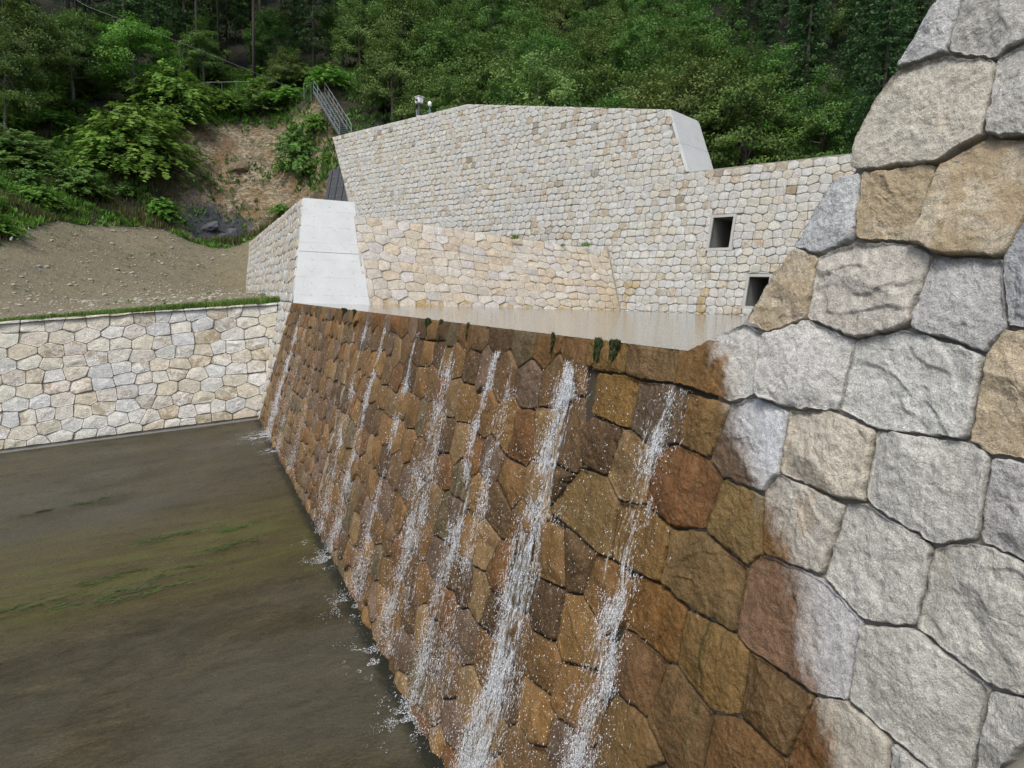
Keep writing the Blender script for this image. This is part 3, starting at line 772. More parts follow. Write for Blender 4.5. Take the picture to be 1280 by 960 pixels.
def build_rear_dam():
    rng = np.random.default_rng(21)
    O = rear_pt(S_SP, 0)
    root = empty('stone_dam', O)
    tag(root, 'tall pale stone dam with two square drain openings, standing behind the pool', 'dam')
    n_ = math.hypot(1, .2)
    def mp(u, v, h):
        return RP + u[:, None] * RD + RN * (0.2 * v - h / n_)[:, None] + np.c_[0 * v, 0 * v, v + .2 * h / n_] - O
    seeds = row_seeds(S_END_R, 36, Z_W + .02, -0.7, 0.49, 0.385, rng, zj=.06)
    cells = voronoi(seeds, 1.35, 1.3)
    ms = Masonry()
    for s, p in zip(seeds, cells):
        if len(p) < 3: continue
        z = s[1]
        if s[0] < S_SP + .48 * max(0, z - Z_SP) and z > Z_SP: continue
        ops = [(0, 1, Z_SP)] if s[0] < S_SP + .0 else []
        p = clip_half(p, (0, 1), Z_W)
        if s[0] < S_SP:
            p = clip_half(p, (0, 1), Z_SP) if len(p) > 2 else p
        elif z < Z_SP - .5: pass
        else:
            k = (S_TR - S_SP) / (Z_TR - Z_SP)
            if len(p) > 2: p = clip_half(p, (-1, k), -S_SP + k * Z_SP)
            k2 = (Z_W - Z_TR) / (S_BEND - S_TR)
            if len(p) > 2: p = clip_half(p, (-k2, 1), Z_TR - k2 * S_TR)
        if len(p) > 2: p = clip_half(p, (1, -.72), 27.3 - .72 * 7.5) if z > 7.5 else clip_half(p, (1, 0), 27.3)
        for o in OPEN:
            f = 0.13
            if len(p) > 2: p = shave(p, [(o['s0'] - f, o['z0'] - f), (o['s1'] + f, o['z0'] - f), (o['s1'] + f, o['z1'] + f), (o['s0'] - f, o['z1'] + f)])
        if len(p) < 3: continue
        c = poly_cen(p)
        lod = 3 if c[0] < 4 else 4
        st = 0.9 if (c[1] < 1.6 and 0 < c[0] + 1.2 < 2.4 and rng.random() < .6) or (c[1] < 1.2 and -4.9 < c[0] < -4.2) else 0.0
        ms.stone(p, mp, lod, rng, tuple(.45 * np.array(dry_tint(rng, 1.12)) + (.55 * np.array((.445, .44, .405)) if rng.random() > .02 else .55 * np.array((.12, .09, .05)))), iron=0.9 if rng.random() < .12 else .05, gap=0.005, proud=0.04, depth=.05, extra=lambda u, v: dict(stain=st + 0 * u))
    link(bpy.data.objects.new('stone_facing', ms.mesh('stone_facing', M['stone'], ('tint', 'iron', 'stain', 'joint'))), root)
    P = lambda s, z, o: rear_pt(s, z, o) - O
    # mortar bed with the openings left out
    m = MB()
    def bed(s0, s1, z0, z1, zz0=None, zz1=None):
        a = [P(s0, z0, .03), P(s1, z0, .03), P(s1, z1 if zz1 is None else zz1, .03), P(s0, z1, .03)]
        m.add(a, [[0, 1, 2, 3]])
    cuts = sorted([(o['s0'], o['s1'], o['z0'], o['z1']) for o in OPEN]); s = S_END_R
    for (a, b_, c0, c1) in cuts:
        bed(s, a, -2, Z_SP - .03); bed(a, b_, -2, c0); bed(a, b_, c1, Z_SP - .03); s = b_
    bed(s, S_SP, -2, Z_SP - .03)
    bed(S_SP, 27.25, -2, Z_SP - .03)
    m.add([P(S_SP, Z_SP - .03, .03), P(27.25, Z_SP - .03, .03), P(31.3, Z_W - .03, .03), P(S_BEND, Z_W - .03, .03), P(S_TR + .02, Z_TR - .03, .03)], [[0, 1, 2, 3, 4]])
    m.build('mortar_bed', M['mortar_light'], root)
    # crest, wing tops and back
    CW = 3.0
    m = MB()
    def slab(s0, z0, s1, z1, t=.03, w=CW):
        m.hexa([P(s0, z0 - .25, .06), P(s0, z0 - .25, w), P(s1, z1 - .25, w), P(s1, z1 - .25, .06), P(s0, z0 - t, .04), P(s0, z0 - t, w), P(s1, z1 - t, w), P(s1, z1 - t, .04)])
    slab(S_END_R, Z_SP, S_SP - .05, Z_SP); slab(S_TR, Z_TR, S_BEND, Z_W, .005); slab(S_BEND + .002, Z_W, 31.4, Z_W, .005)
    m.build('crest_slab', M['concrete_old'], root, 0.01)
    m = MB()
    m.hexa([P(S_END_R, -2, CW), P(S_END_R, -2, CW + .3), P(33.5, -2, CW + .3), P(33.5, -2, CW), P(S_END_R, Z_SP - .02, CW - .02), P(S_END_R, Z_SP - .02, CW + .3), P(33.5, Z_SP - .02, CW + .3), P(33.5, Z_SP - .02, CW - .02)])
    m.hexa([P(S_SP, Z_SP, CW - .6), P(S_SP, Z_SP, CW), P(31.3, Z_SP, CW), P(31.3, Z_SP, CW - .6), P(S_TR + .1, Z_TR - .3, CW - .6), P(S_TR + .1, Z_TR - .3, CW - .02), P(31.3, Z_TR - .3, CW - .02), P(31.3, Z_TR - .3, CW - .6)])
    m.build('rear_face', M['concrete_old'], root)
    # smooth concrete end of the wing beside the spillway, in two lifts
    m = MB(); k = (S_TR - S_SP) / (Z_TR - Z_SP)
    for z0, z1, t in ((Z_SP - .02, 8.62, .05), (8.635, Z_TR + .02, .035)):
        a = S_SP + k * (z0 - Z_SP); b_ = S_SP + k * (z1 - Z_SP)
        m.hexa([P(a - t, z0, -.03), P(a - t, z0, CW), P(a + .12, z0, CW), P(a + .12, z0, -.03), P(b_ - t, z1, -.03), P(b_ - t, z1, CW), P(b_ + .12, z1, CW), P(b_ + .12, z1, -.03)])
    m.build('concrete_end', M['concrete'], root, 0.01)
    for o in OPEN:
        s0, s1, z0, z1 = o['s0'], o['s1'], o['z0'], o['z1']; f = .13
        h = empty('drain_opening', P((s0 + s1) / 2, z0, 0)); h.parent = root
        h0 = P((s0 + s1) / 2, z0, 0)
        Q = lambda s, z, oo: P(s, z, oo) - h0
        fr = MB()
        for (a0, a1, b0, b1) in ((s0 - f, s0, z0, z1), (s1, s1 + f, z0, z1), (s0 - f, s1 + f, z1, z1 + f), (s0 - f - .06, s1 + f + .06, z0 - f, z0)):
            fr.hexa([Q(a0, b0, -.055), Q(a1, b0, -.055), Q(a1, b0, .2), Q(a0, b0, .2), Q(a0, b1, -.055), Q(a1, b1, -.055), Q(a1, b1, .2), Q(a0, b1, .2)])
        fr.build('frame', M['concrete_old'], h)
        tn = MB(); dpt = 4.5
        c4 = [(s0, z0), (s1, z0), (s1, z1), (s0, z1)]
        tv = [Q(a, b_, .03) for a, b_ in c4] + [P(a, z0, .03 + dpt) + np.array([0, 0, b_ - z0]) - h0 for a, b_ in c4]
        tn.add(tv, [[0, 1, 5, 4], [1, 2, 6, 5], [2, 3, 7, 6], [3, 0, 4, 7], [4, 5, 6, 7]])
        tn.build('tunnel', M['concrete_dark'], h)
    return root
build_rear_dam()

# ================================================================== leaning side wall of the pool
def build_pool_wall():
    rng = np.random.default_rng(33)
    A = np.array([6.80, 29.25, -1.0]); Bq = np.array([20.75, 31.15, -1.0])
    A0 = np.array([6.80, 29.25, 0.0]); B0 = np.array([20.57, 31.12, 0.0])
    At = at(449.5, 270, 32.15); Bt = at(762, 315, 32.6)
    # lower edge is carried a metre under the water
    Ab = A0 - (At - A0) * (1.0 / At[2]); Bb = B0 - (Bt - B0) * (1.0 / Bt[2])
    Lw = np.linalg.norm(B0 - A0); Hh = 1.0 + At[2]
    O = A0
    root = empty('pool_wall', O)
    tag(root, 'warm beige stone wall leaning back along the left bank of the pool, between the two dams', 'wall')
    nr = np.cross(B0 - A0, At - A0); nr /= np.linalg.norm(nr)
    if nr[1] > 0: nr = -nr
    def mp(u, v, h, Ab=Ab.copy(), At=At.copy()):
        f = (u / Lw)[:, None]; g = (v / Hh)[:, None]
        p = (Ab * (1 - f) + Bb * f) * (1 - g) + (At * (1 - f) + Bt * f) * g
        return p + nr * np.asarray(h)[:, None] - O
    ms = Masonry()
    seeds = row_seeds(-2.6, Lw + .8, Hh, 0, 0.68, 0.41, rng, zj=.07)
    cells = voronoi(seeds, 1.45)
    warm = [(.49, .425, .325), (.50, .445, .36), (.475, .44, .40), (.48, .40, .295), (.475, .42, .35), (.51, .47, .40)]
    for s, p in zip(seeds, cells):
        for nrm, c in (((0, 1), Hh), ((0, -1), 0), ((1, 0), Lw - .16), ((-1, 0), .25)):
            if len(p) > 2: p = clip_half(p, nrm, c)
        if len(p) < 3: continue
        c = poly_cen(p)
        ti = tuple(np.array(warm[rng.integers(len(warm))]) * rng.uniform(.94, 1.08))
        low = c[1] < 1.28
        st = 0.95 if low and rng.random() < .45 else 0.0
        right = smooth(Lw - 3.2, Lw - .4, np.array(c[0])) * smooth(3.2, 1.2, np.array(c[1])) * .55
        ms.stone(p, mp, 2 if c[0] < 9 else 3, rng, ti, iron=.1, gap=.006, proud=.04, depth=.05, extra=lambda u, v: dict(stain=np.maximum(st, right) + 0 * u))
    link(bpy.data.objects.new('stone_facing', ms.mesh('stone_facing', M['stone'], ('tint', 'iron', 'stain', 'joint'))), root)
    # bed behind the stones follows the slight twist of the face, and a solid back
    m = MB(); nu, nv = 24, 8; G = []
    for b_ in range(nv + 1):
        for a in range(nu + 1):
            G.append(mp(np.array([-.25 + (Lw + .25) * a / nu]), np.array([Hh * b_ / nv - .004]), np.array([-.02]))[0])
    F = [[b_ * (nu + 1) + a, b_ * (nu + 1) + a + 1, (b_ + 1) * (nu + 1) + a + 1, (b_ + 1) * (nu + 1) + a] for b_ in range(nv) for a in range(nu)]
    n0 = len(G); top = [G[nv * (nu + 1) + a] for a in range(nu + 1)]
    G += [t + np.array([-.05, 1.3, -.02]) for t in top]
    F += [[nv * (nu + 1) + a, nv * (nu + 1) + a + 1, n0 + a + 1, n0 + a] for a in range(nu)]
    m.add(G, F)
    m.build('wall_core', M['mortar_light'], root)
build_pool_wall()
# ------------------------------------------------------------------ ground
def tps_fit(P, Z, lam=0.02):
    P = np.asarray(P, float); n = len(P)
    d = np.linalg.norm(P[:, None] - P[None], axis=2); K = np.where(d > 0, d * d * np.log(d + 1e-9), 0)
    A = np.zeros((n + 3, n + 3)); A[:n, :n] = K + lam * np.eye(n) * 50; A[:n, n] = 1; A[:n, n + 1:] = P; A[n, :n] = 1; A[n + 1:, :n] = P.T
    w = np.linalg.solve(A, np.r_[Z, 0, 0, 0])
    def f(x, y):
        x = np.asarray(x, float); y = np.asarray(y, float); r = w[n] + w[n + 1] * x + w[n + 2] * y
        for i in range(n):
            d2 = (x - P[i, 0]) ** 2 + (y - P[i, 1]) ** 2
            r = r + w[i] * 0.5 * d2 * np.log(d2 + 1e-9)
        return r
    return f

ctrl = []
def cp(*p): ctrl.append(tuple(p))
def cpx(px, py, Y): ctrl.append(tuple(at(px, py, Y)))
# level ground behind the low wall, then the gravel slope
for x in (-60, -30, -14, -7, 0, 4): cp(x, 33.6, -0.12 + SL * (x - 3.4)); cp(x, 38, .10 + .085 * (x - 3.4))
for x in (-7, 0, 4): cp(x, 46, .35 + .06 * (x - 3.4))
cpx(308, 361, 57.5); cpx(220, 357, 54); cpx(120, 353, 50.5); cpx(20, 362, 44); cpx(-120, 372, 41)
cpx(311, 301, 65.0); cpx(210, 288, 64.5); cpx(130, 281, 62); cpx(75, 276, 59.5); cpx(0, 308, 50.5); cpx(-150, 330, 45)
cpx(270, 330, 61); cpx(150, 318, 57.5); cpx(60, 325, 51)
# narrow bench and the cut bank behind it
cpx(215, 287, 67); cpx(300, 298, 67.5); cpx(345, 275, 65.5); cpx(410, 252, 61.5); cpx(436, 235, 60.5)
cpx(230, 215, 71); cpx(300, 220, 72.5); cpx(360, 215, 70); cpx(410, 205, 65.5)
cpx(240, 150, 76); cpx(310, 150, 78); cpx(365, 140, 75); cpx(405, 130, 71); cpx(425, 172, 64.5); cpx(402, 112, 72)
# overgrown slope on the left
cpx(130, 255, 65); cpx(40, 265, 58); cpx(-100, 270, 52); cpx(100, 200, 72); cpx(0, 195, 69); cpx(-120, 190, 64)
cpx(120, 110, 86); cpx(0, 100, 84); cpx(240, 105, 90); cpx(330, 100, 90); cpx(0, 30, 112); cpx(200, 40, 115); cpx(380, 50, 105); cpx(-200, 60, 95)
# behind the tall dam
cp(33, 36, 6.5); cp(40, 20, 6.5); cp(27, 50, 9.5); cp(19, 66, 14.6); cp(45, 45, 11); cp(30, 62, 15); cp(55, 25, 8); cp(50, 10, 7); cp(75, 18, 10); cp(28, 80, 24)
cp(60, 48, 19); cp(45, 70, 25); cp(80, 38, 25); cp(60, 80, 40); cp(90, 60, 44); cp(45, 100, 42); cp(110, 40, 42); cp(120, 70, 62); cp(90, 95, 66); cp(60, 120, 65)
cp(110, 20, 26); cp(150, 30, 52); cp(150, 70, 84); cp(120, 120, 92); cp(80, 150, 88); cp(30, 150, 68); cp(160, 110, 104); cp(110, 165, 108); cp(0, 150, 62); cp(-50, 110, 42); cp(-50, 150, 60); cp(180, 20, 60); cp(180, 170, 130); cp(-70, 70, 14)
ctrl_a = np.array(ctrl)
_tps = tps_fit(ctrl_a[:, :2], ctrl_a[:, 2])
def hill_z(x, y):
    x = np.asarray(x, float); y = np.asarray(y, float)
    return _tps(x, y)

def pip(x, y, poly):
    r = np.zeros(np.shape(x), bool); n = len(poly)
    for i in range(n):
        x0, y0 = poly[i]; x1, y1 = poly[(i + 1) % n]
        c = ((y0 > y) != (y1 > y)) & (x < (x1 - x0) * (y - y0) / (y1 - y0 + 1e-12) + x0)
        r ^= c
    return r
CUT = [tuple(at(*p)[:2]) for p in ((215, 289, 66.6), (300, 302, 67.3), (350, 285, 65.4), (425, 250, 61.5), (428, 180, 64.8), (405, 140, 71.5), (330, 170, 76.2), (305, 160, 77.3), (245, 142, 77), (228, 175, 74), (235, 205, 71.6), (210, 240, 69.6))]
GRAVEL_EDGE = [tuple(at(*p)[:2]) for p in ((-150, 330, 45), (0, 308, 50.5), (75, 276, 59.5), (130, 281, 62), (210, 288, 64.5), (311, 301, 65.2), (340, 300, 65.2))]
_ge = np.array(GRAVEL_EDGE); _ge = _ge[np.argsort(_ge[:, 0])]
def gravel_limit(x): return np.interp(x, _ge[:, 0], _ge[:, 1])

def grid_mesh(name, xs, ys, zf, mat, cutf=None, attrs=None):
    X, Y = np.meshgrid(xs, ys); Z = zf(X, Y)
    V = np.c_[X.ravel(), Y.ravel(), Z.ravel()]
    nx, ny = len(xs), len(ys)
    i, j = np.meshgrid(np.arange(nx - 1), np.arange(ny - 1)); a = (j * nx + i).ravel()
    F = np.c_[a, a + 1, a + nx + 1, a + nx]
    if cutf is not None:
        c = V[F].mean(1); F = F[cutf(c[:, 0], c[:, 1])]
    A = {k: ('FLOAT', 'POINT', f(X, Y).ravel()) for k, f in (attrs or {}).items()}
    return mesh_np(name, V, [F], [mat], A, True)

def rock_mask(x, y):
    m = pip(x, y, CUT).astype(float)
    return m
def soft_mask(x, y):
    r = 0
    for dx, dy in ((0, 0), (.6, 0), (-.6, 0), (0, .6), (0, -.6), (1, 1), (-1, -1), (1, -1), (-1, 1)):
        r = r + rock_mask(x + dx + .8 * fbm(x * .5, y * .5, octs=3, seed=4), y + dy + .8 * fbm(x * .5 + 9, y * .5, octs=3, seed=5))
    return r / 9

def ground_z(x, y):
    z = hill_z(x, y)
    rk = soft_mask(x, y)
    gv = (y < gravel_limit(x)).astype(float)
    n1 = fbm(x * .9, y * .9, octs=5, seed=31)
    ledge = np.floor(3.2 * fbm(x * .42 + .2 * y, y * .30, octs=3, seed=61)) - 3.2 * fbm(x * .42 + .2 * y, y * .30, octs=3, seed=61)
    z = z + rk * (0.75 * n1 + 0.55 * ledge + .45 * fbm(x * 1.9, y * 2.7, octs=4, seed=8))
    z = z + (1 - rk) * gv * (0.05 * n1 + .04 * fbm(x * 3, y * 3, octs=3, seed=77)) + (1 - rk) * (1 - gv) * .22 * n1
    return z

def make_ground_materials():
    m, t, b = nt('gravelly_earth'); n = N(t); co = n.coord()
    big = n.noise(co, .35, 5, .6); mid = n.noise(co, 2.2, 5, .65); v = n.voro(co, 4.2); v2 = n.voro(co, 11)
    c = n.mix(big, (0.118, 0.096, 0.058), (0.20, 0.168, 0.105))
    c = n.mix(1.0, c, n.math('MULTIPLY', n.grey(mid, -.1, 2.1), n.grey(n.noise(co, 14, 4, .75), -.2, 2.2)), 'MULTIPLY')
    peb = n.math('MULTIPLY', n.step(v.outputs['Distance'], .34, .22), n.step(n.noise(co, 3.1, 3), .46, .6))
    c = n.mix(n.math('MULTIPLY', peb, .6), c, n.mix(v.outputs['Color'], (.24, .21, .17), (.42, .38, .31)))
    peb2 = n.step(v2.outputs['Distance'], .34, .2)
    c = n.mix(n.math('MULTIPLY', peb2, .8), c, n.mix(v2.outputs['Color'], (.07, .06, .042), (.40, .36, .28)))
    c = n.mix(n.step(n.noise(n.coord(1, .5, 1), .5, 5, .6), .60, .72, 0, .45), c, (.11, .105, .09))
    gr = n.attr('green').outputs['Fac']
    c = n.mix(n.math('MULTIPLY', gr, n.step(mid, .42, .6)), c, (.055, .075, .025))
    n.L(c, b.inputs['Base Color']); b.inputs['Roughness'].default_value = .95
    n.L(n.bump(n.math('ADD', n.math('MULTIPLY', peb, .6), n.math('ADD', n.math('MULTIPLY', peb2, .4), mid)), .8, .08), b.inputs['Normal'])
    M['gravel'] = m
    m, t, b = nt('hill_soil'); n = N(t); co = n.coord()
    rk = n.attr('rock').outputs['Fac']; dk = n.attr('darkrock').outputs['Fac']
    big = n.noise(co, .5, 5, .6); mid = n.noise(co, 2.5, 6, .7); lay = n.noise(n.coord(1.4, .8, 3.4), 1.3, 8, .72, 1.0)
    soil = n.mix(mid, (0.016, 0.021, 0.008), (0.06, 0.056, 0.028))
    rock = n.mix(n.step(lay, .36, .64), (0.16, 0.122, 0.072), (0.66, 0.55, 0.37))
    rock = n.mix(n.step(big, .46, .62, 0, .75), rock, n.mix(mid, (0.22, 0.11, 0.04), (0.50, 0.31, 0.14)))
    rock = n.mix(n.step(mid, .55, .75, 0, .8), rock, (0.30, 0.275, 0.23))
    rock = n.mix(n.step(mid, .45, .34, 0, .8), rock, (0.06, 0.050, 0.038))
    rock = n.mix(dk, rock, n.mix(lay, (0.028, 0.034, 0.042), (0.12, 0.13, 0.145)))
    veg = n.step(n.noise(co, .8, 5, .6), .52, .62)
    rock = n.mix(n.math('MULTIPLY', veg, .55), rock, (.07, .085, .03))
    c = n.mix(rk, soil, rock)
    n.L(c, b.inputs['Base Color']); b.inputs['Roughness'].default_value = .92
    n.L(n.bump(n.math('ADD', lay, mid), 1.0, .6), b.inputs['Normal'])
    M['hill'] = m
make_ground_materials()

def build_ground():
    def near_wing_clear(x, y): return ~((x > X0 - .3) & (y < 63.6))
    # gravel sheet
    xs = np.arange(-34, 8, .28); ys = np.arange(33.3, 69, .28)
    def green(x, y): return smooth(35.6, 34.0, y) + .6 * smooth(1.3, 0.2, gravel_limit(x) - y) + .25
    me = grid_mesh('gravel_slope', xs, ys, lambda x, y: ground_z(x, y), M['gravel'],
                   lambda x, y: (y < gravel_limit(x) + .5) & ~((x > 4.4) & (y < 62.5)), {'green': green})
    tag(link(bpy.data.objects.new('gravel_slope', me)), kind='structure')
    # hillside, fine near the cut bank and coarse farther up
    dkc = np.array([at(262, 275, 68.4)[:2], at(285, 290, 67.6)[:2]])
    def dark(x, y):
        d = np.minimum(np.hypot(x - dkc[0, 0], y - dkc[0, 1]), np.hypot(x - dkc[1, 0], y - dkc[1, 1]))
        return smooth(2.6, 1.3, d + 1.3 * fbm(x * .8, y * .8, octs=3, seed=12))
    def behind_dam(x, y): return (x - RP[0]) * RN[0] + (y - RP[1]) * RN[1] > 2.3
    def keep_f(x, y):
        k = (y > gravel_limit(x) + .1) | (x > 6.5)
        k &= ~((x > 6.0) & ~behind_dam(x, y) & ((x - RP[0]) * RD[0] + (y - RP[1]) * RD[1] < 28.2))
        return k
    xs = np.arange(-34, 17, .24); ys = np.arange(48, 96, .24)
    me = grid_mesh('hillside', xs, ys, ground_z, M['hill'], lambda x, y: keep_f(x, y) & ~((x > 6.5) & (y < 60)), {'rock': soft_mask, 'darkrock': dark})
    tag(link(bpy.data.objects.new('hillside', me)), kind='structure')
    xs = np.arange(-120, 230, 2.5); ys = np.arange(-40, 260, 2.5)
    def far_keep(x, y): return keep_f(x, y) & (y > 33.5 - 200 * (x > 24)) & ~((x > -31) & (x < 14) & (y > 51) & (y < 93)) & (((x > 13) & behind_dam(x, y)) | (y > 46) | (x < -31))
    me = grid_mesh('mountain', xs, ys, lambda x, y: hill_z(x, y) - .55, M['hill'], far_keep, {'rock': lambda x, y: 0 * x, 'darkrock': lambda x, y: 0 * x})
    tag(link(bpy.data.objects.new('mountain', me)), kind='structure')
    # one wide sheet under everything
    me = mesh_np('ground', [(-900, -900, -16), (900, -900, -16), (900, 900, -16), (-900, 900, -16)], [np.array([[0, 1, 2, 3]])], [M['hill']], {'rock': ('FLOAT', 'POINT', np.zeros(4)), 'darkrock': ('FLOAT', 'POINT', np.zeros(4))})
    tag(link(bpy.data.objects.new('ground', me)), kind='structure')
build_ground()

# loose stones on the gravel
def rock_mesh(name, seed, mat):
    import bmesh
    bm = bmesh.new(); bmesh.ops.create_icosphere(bm, subdivisions=2, radius=1)
    V = np.array([v.co[:] for v in bm.verts])
    r = 1 + .35 * fbm(V[:, 0] * 1.3 + seed, V[:, 1] * 1.3, V[:, 2] * 1.3, 3, seed)
    V = V * r[:, None] * np.array([1, .75, .5])
    F = np.array([[v.index for v in f.verts] for f in bm.faces]); bm.free()
    return V, F
def build_outcrops():
    rng = np.random.default_rng(12)
    mats = [plain('brown_rock', (.17, .13, .085), .92, 0, .6, 1.5), plain('dark_slate_rock', (.06, .066, .075), .8, 0, .6, 1.5)]
    spots = [(262, 272, 68.2, 1), (280, 285, 67.4, 1), (292, 276, 68.4, 1), (300, 205, 73.5, 0)]
    lab = {0: 'brown weathered rock sticking out of the bare cut', 1: 'dark slate-grey rock at the foot of the bare cut'}
    for k, (px, py, Y, d) in enumerate(spots):
        V, F = rock_mesh('rock', 20 + k, None); p = at(px, py, Y); z = float(ground_z(np.array([p[0]]), np.array([p[1]]))[0])
        s_ = rng.uniform(.7, 1.3); n_ = fbm(V[:, 0] * 3, V[:, 1] * 3, V[:, 2] * 3, 3, k)
        V = V * (1 + .25 * n_)[:, None] * np.array([1.3, .9, .9]) * s_
        o = link(bpy.data.objects.new('rock', mesh_np('rock', V, [F], [mats[d]], None, False))); o.location = (p[0], p[1], z); o.rotation_euler = (.5, -.4, rng.uniform(0, 6))
        tag(o, lab[d], 'rock', 'brown rocks in the bare cut' if d == 0 else 'dark rocks in the bare cut')
build_outcrops()
def build_loose_stones():
    rng = np.random.default_rng(3); VV, FF, n = [], [], 0
    pr = [rock_mesh('r', k, None) for k in range(5)]
    spots = []
    while len(spots) < 2600:
        x = rng.uniform(-16, 4.2); y = rng.uniform(34.5, 66)
        if y < gravel_limit(x) - .1 and not (x > 3.5): spots.append((x, y, rng.choice([.035, .055, .085, .14], p=[.45, .33, .18, .04])))
    xy = np.array([s[:2] for s in spots]); zz = ground_z(xy[:, 0], xy[:, 1])
    for (x, y, s), z in zip(spots, zz):
        V, F = pr[rng.integers(5)]; a = rng.uniform(0, 6.28); c, q = math.cos(a), math.sin(a)
        W = V * s * rng.uniform(.7, 1.4); W = np.c_[W[:, 0] * c - W[:, 1] * q, W[:, 0] * q + W[:, 1] * c, W[:, 2]]
        VV.append(W + np.array([x, y, z + s * .1])); FF.append(F + n); n += len(V)
    m = plain('loose_stone', (.33, .30, .25), .9, 0, .35, 3)
    me = mesh_np('gravel', np.vstack(VV), [np.vstack(FF)], [m])
    tag(link(bpy.data.objects.new('gravel', me)), 'loose pale stones strewn over the gravelly earth slope', 'gravel', kind='stuff')
build_loose_stones()

# ------------------------------------------------------------------ water
def build_water():
    m, t, b = nt('muddy_pool_water'); n = N(t)
    c = n.mix(n.noise(n.coord(.35, .2, 1), 1.0, 3), (.185, .178, .148), (.225, .215, .18))
    n.L(c, b.inputs['Base Color']); b.inputs['Roughness'].default_value = .09; b.inputs['IOR'].default_value = 1.33
    h = n.math('ADD', n.noise(n.coord(1.0, 1.0, 1), 2.2, 3, .5), n.math('MULTIPLY', n.noise(n.coord(1, 1, 1), 9, 3, .5), .35))
    n.L(n.bump(h, .10, .06), b.inputs['Normal'])
    Z = -0.006
    P = [(3.735, 4.0, Z), (8, 2.0, Z), (34, 0.5, Z), (29.0, 12.0, Z), (21.2, 31.3, Z), (20.5, 31.5, Z), (6.9, 29.6, Z), (3.735, 29.35, Z)]
    me = mesh_np('pool_water', P, [np.array([[0, 1, 2, 3, 4, 5, 6, 7]])], [m])
    tag(link(bpy.data.objects.new('pool_water', me)), kind='structure')
    # bed of the pool and its right bank
    me = mesh_np('pool_bed', [(5, -9, -2.2), (34, -9, -2.2), (34, 34, -2.2), (5, 34, -2.2)], [np.array([[0, 1, 2, 3]])], [M['gravel']], {'green': ('FLOAT', 'POINT', np.zeros(4))})
    tag(link(bpy.data.objects.new('pool_bed', me)), kind='structure')
    xs = np.arange(6.2, 60, .8); ys = np.arange(-30, 4.0, .8)
    me = grid_mesh('river_bank', xs, ys, lambda x, y: -.5 + smooth(3.6, -6, y) * 4.2 + .2 * fbm(x * .5, y * .5, octs=3, seed=2), M['gravel'], None, {'green': lambda x, y: .8 + 0 * x})
    tag(link(bpy.data.objects.new('river_bank', me)), kind='structure')

    # thin sheet of water running over the concrete apron
    m, t, b = nt('shallow_apron_water'); n = N(t)
    fl = n.coord(.38, 1.0, 1.0)      # streaks lie along the flow
    wob = n.noise(n.coord(.5, .5, 1), .7, 3)
    s1 = n.noise(fl, .9, 7, .68, .5); s2 = n.noise(n.coord(.85, 2.0, 1), 2.4, 8, .74, .5); s3 = n.noise(n.coord(1.2, 2.6, 1), 11, 5, .7)
    big = n.noise(n.coord(.12, .30, 1), .55, 4, .55, .3)
    c = n.mix(n.step(s1, .30, .72), (.033, .028, .0145), (.066, .056, .031))
    c = n.mix(1.0, c, n.math('MULTIPLY', n.grey(s2, -.1, 2.1), n.grey(s3, .0, 2.0)), 'MULTIPLY')
    gy = n.step(n.noise(n.coord(.10, .22, 1), 1.1, 4, .6), .46, .62)
    c = n.mix(n.math('MULTIPLY', gy, .55), c, n.mix(s2, (.050, .047, .036), (.092, .086, .066)))
    co = n.coord(); sep = n.node('ShaderNodeSeparateXYZ'); n.L(co, sep.inputs[0])
    # a band of algae grows across the middle of the apron
    yy = n.math('ADD', sep.outputs[1], n.math('MULTIPLY', n.math('SUBTRACT', n.noise(n.coord(.5, .5, 1), .6, 3), .5), 3.0))
    band = n.math('MULTIPLY', n.step(yy, 13.2, 15.6), n.step(yy, 21.5, 18.2))
    alg = n.math('MULTIPLY', band, n.step(n.noise(n.coord(.28, 1.5, 1), 1.7, 6, .7, .4), .40, .62))
    c = n.mix(n.math('MULTIPLY', band, .62), c, n.mix(s2, (.040, .029, .010), (.085, .062, .022)))
    c = n.mix(n.math('MULTIPLY', alg, .7), c, n.mix(s3, (.045, .047, .012), (.110, .115, .034)))
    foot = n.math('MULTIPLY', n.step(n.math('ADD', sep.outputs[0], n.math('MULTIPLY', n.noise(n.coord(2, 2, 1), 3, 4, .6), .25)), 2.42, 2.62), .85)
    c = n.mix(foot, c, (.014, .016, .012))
    spk = n.noise(n.coord(1, 1.6, 1), 34, 3, .7)
    c = n.mix(n.step(spk, .58, .74, 0, .28), c, (.15, .135, .095))
    c = n.mix(n.step(spk, .42, .28, 0, .35), c, (.018, .016, .010))
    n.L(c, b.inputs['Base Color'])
    n.L(n.grey(s2, .16, .42), b.inputs['Roughness']); b.inputs['IOR'].default_value = 1.25; b.inputs['Specular IOR Level'].default_value = .22
    rip = n.math('ADD', n.math('MULTIPLY', n.noise(n.coord(1.1, 2.4, 1), 5.5, 4, .6, .6), 1.0), n.math('MULTIPLY', n.noise(n.coord(1.4, 2.2, 1), 22, 3, .6), .45))
    n.L(n.bump(rip, .6, .05), b.inputs['Normal'])
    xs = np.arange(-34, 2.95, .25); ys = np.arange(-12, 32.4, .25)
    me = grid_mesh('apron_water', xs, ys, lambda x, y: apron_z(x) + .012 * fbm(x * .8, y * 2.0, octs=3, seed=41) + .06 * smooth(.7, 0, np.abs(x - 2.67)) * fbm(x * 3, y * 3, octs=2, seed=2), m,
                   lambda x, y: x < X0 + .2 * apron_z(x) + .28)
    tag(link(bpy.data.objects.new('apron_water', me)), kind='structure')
build_water()

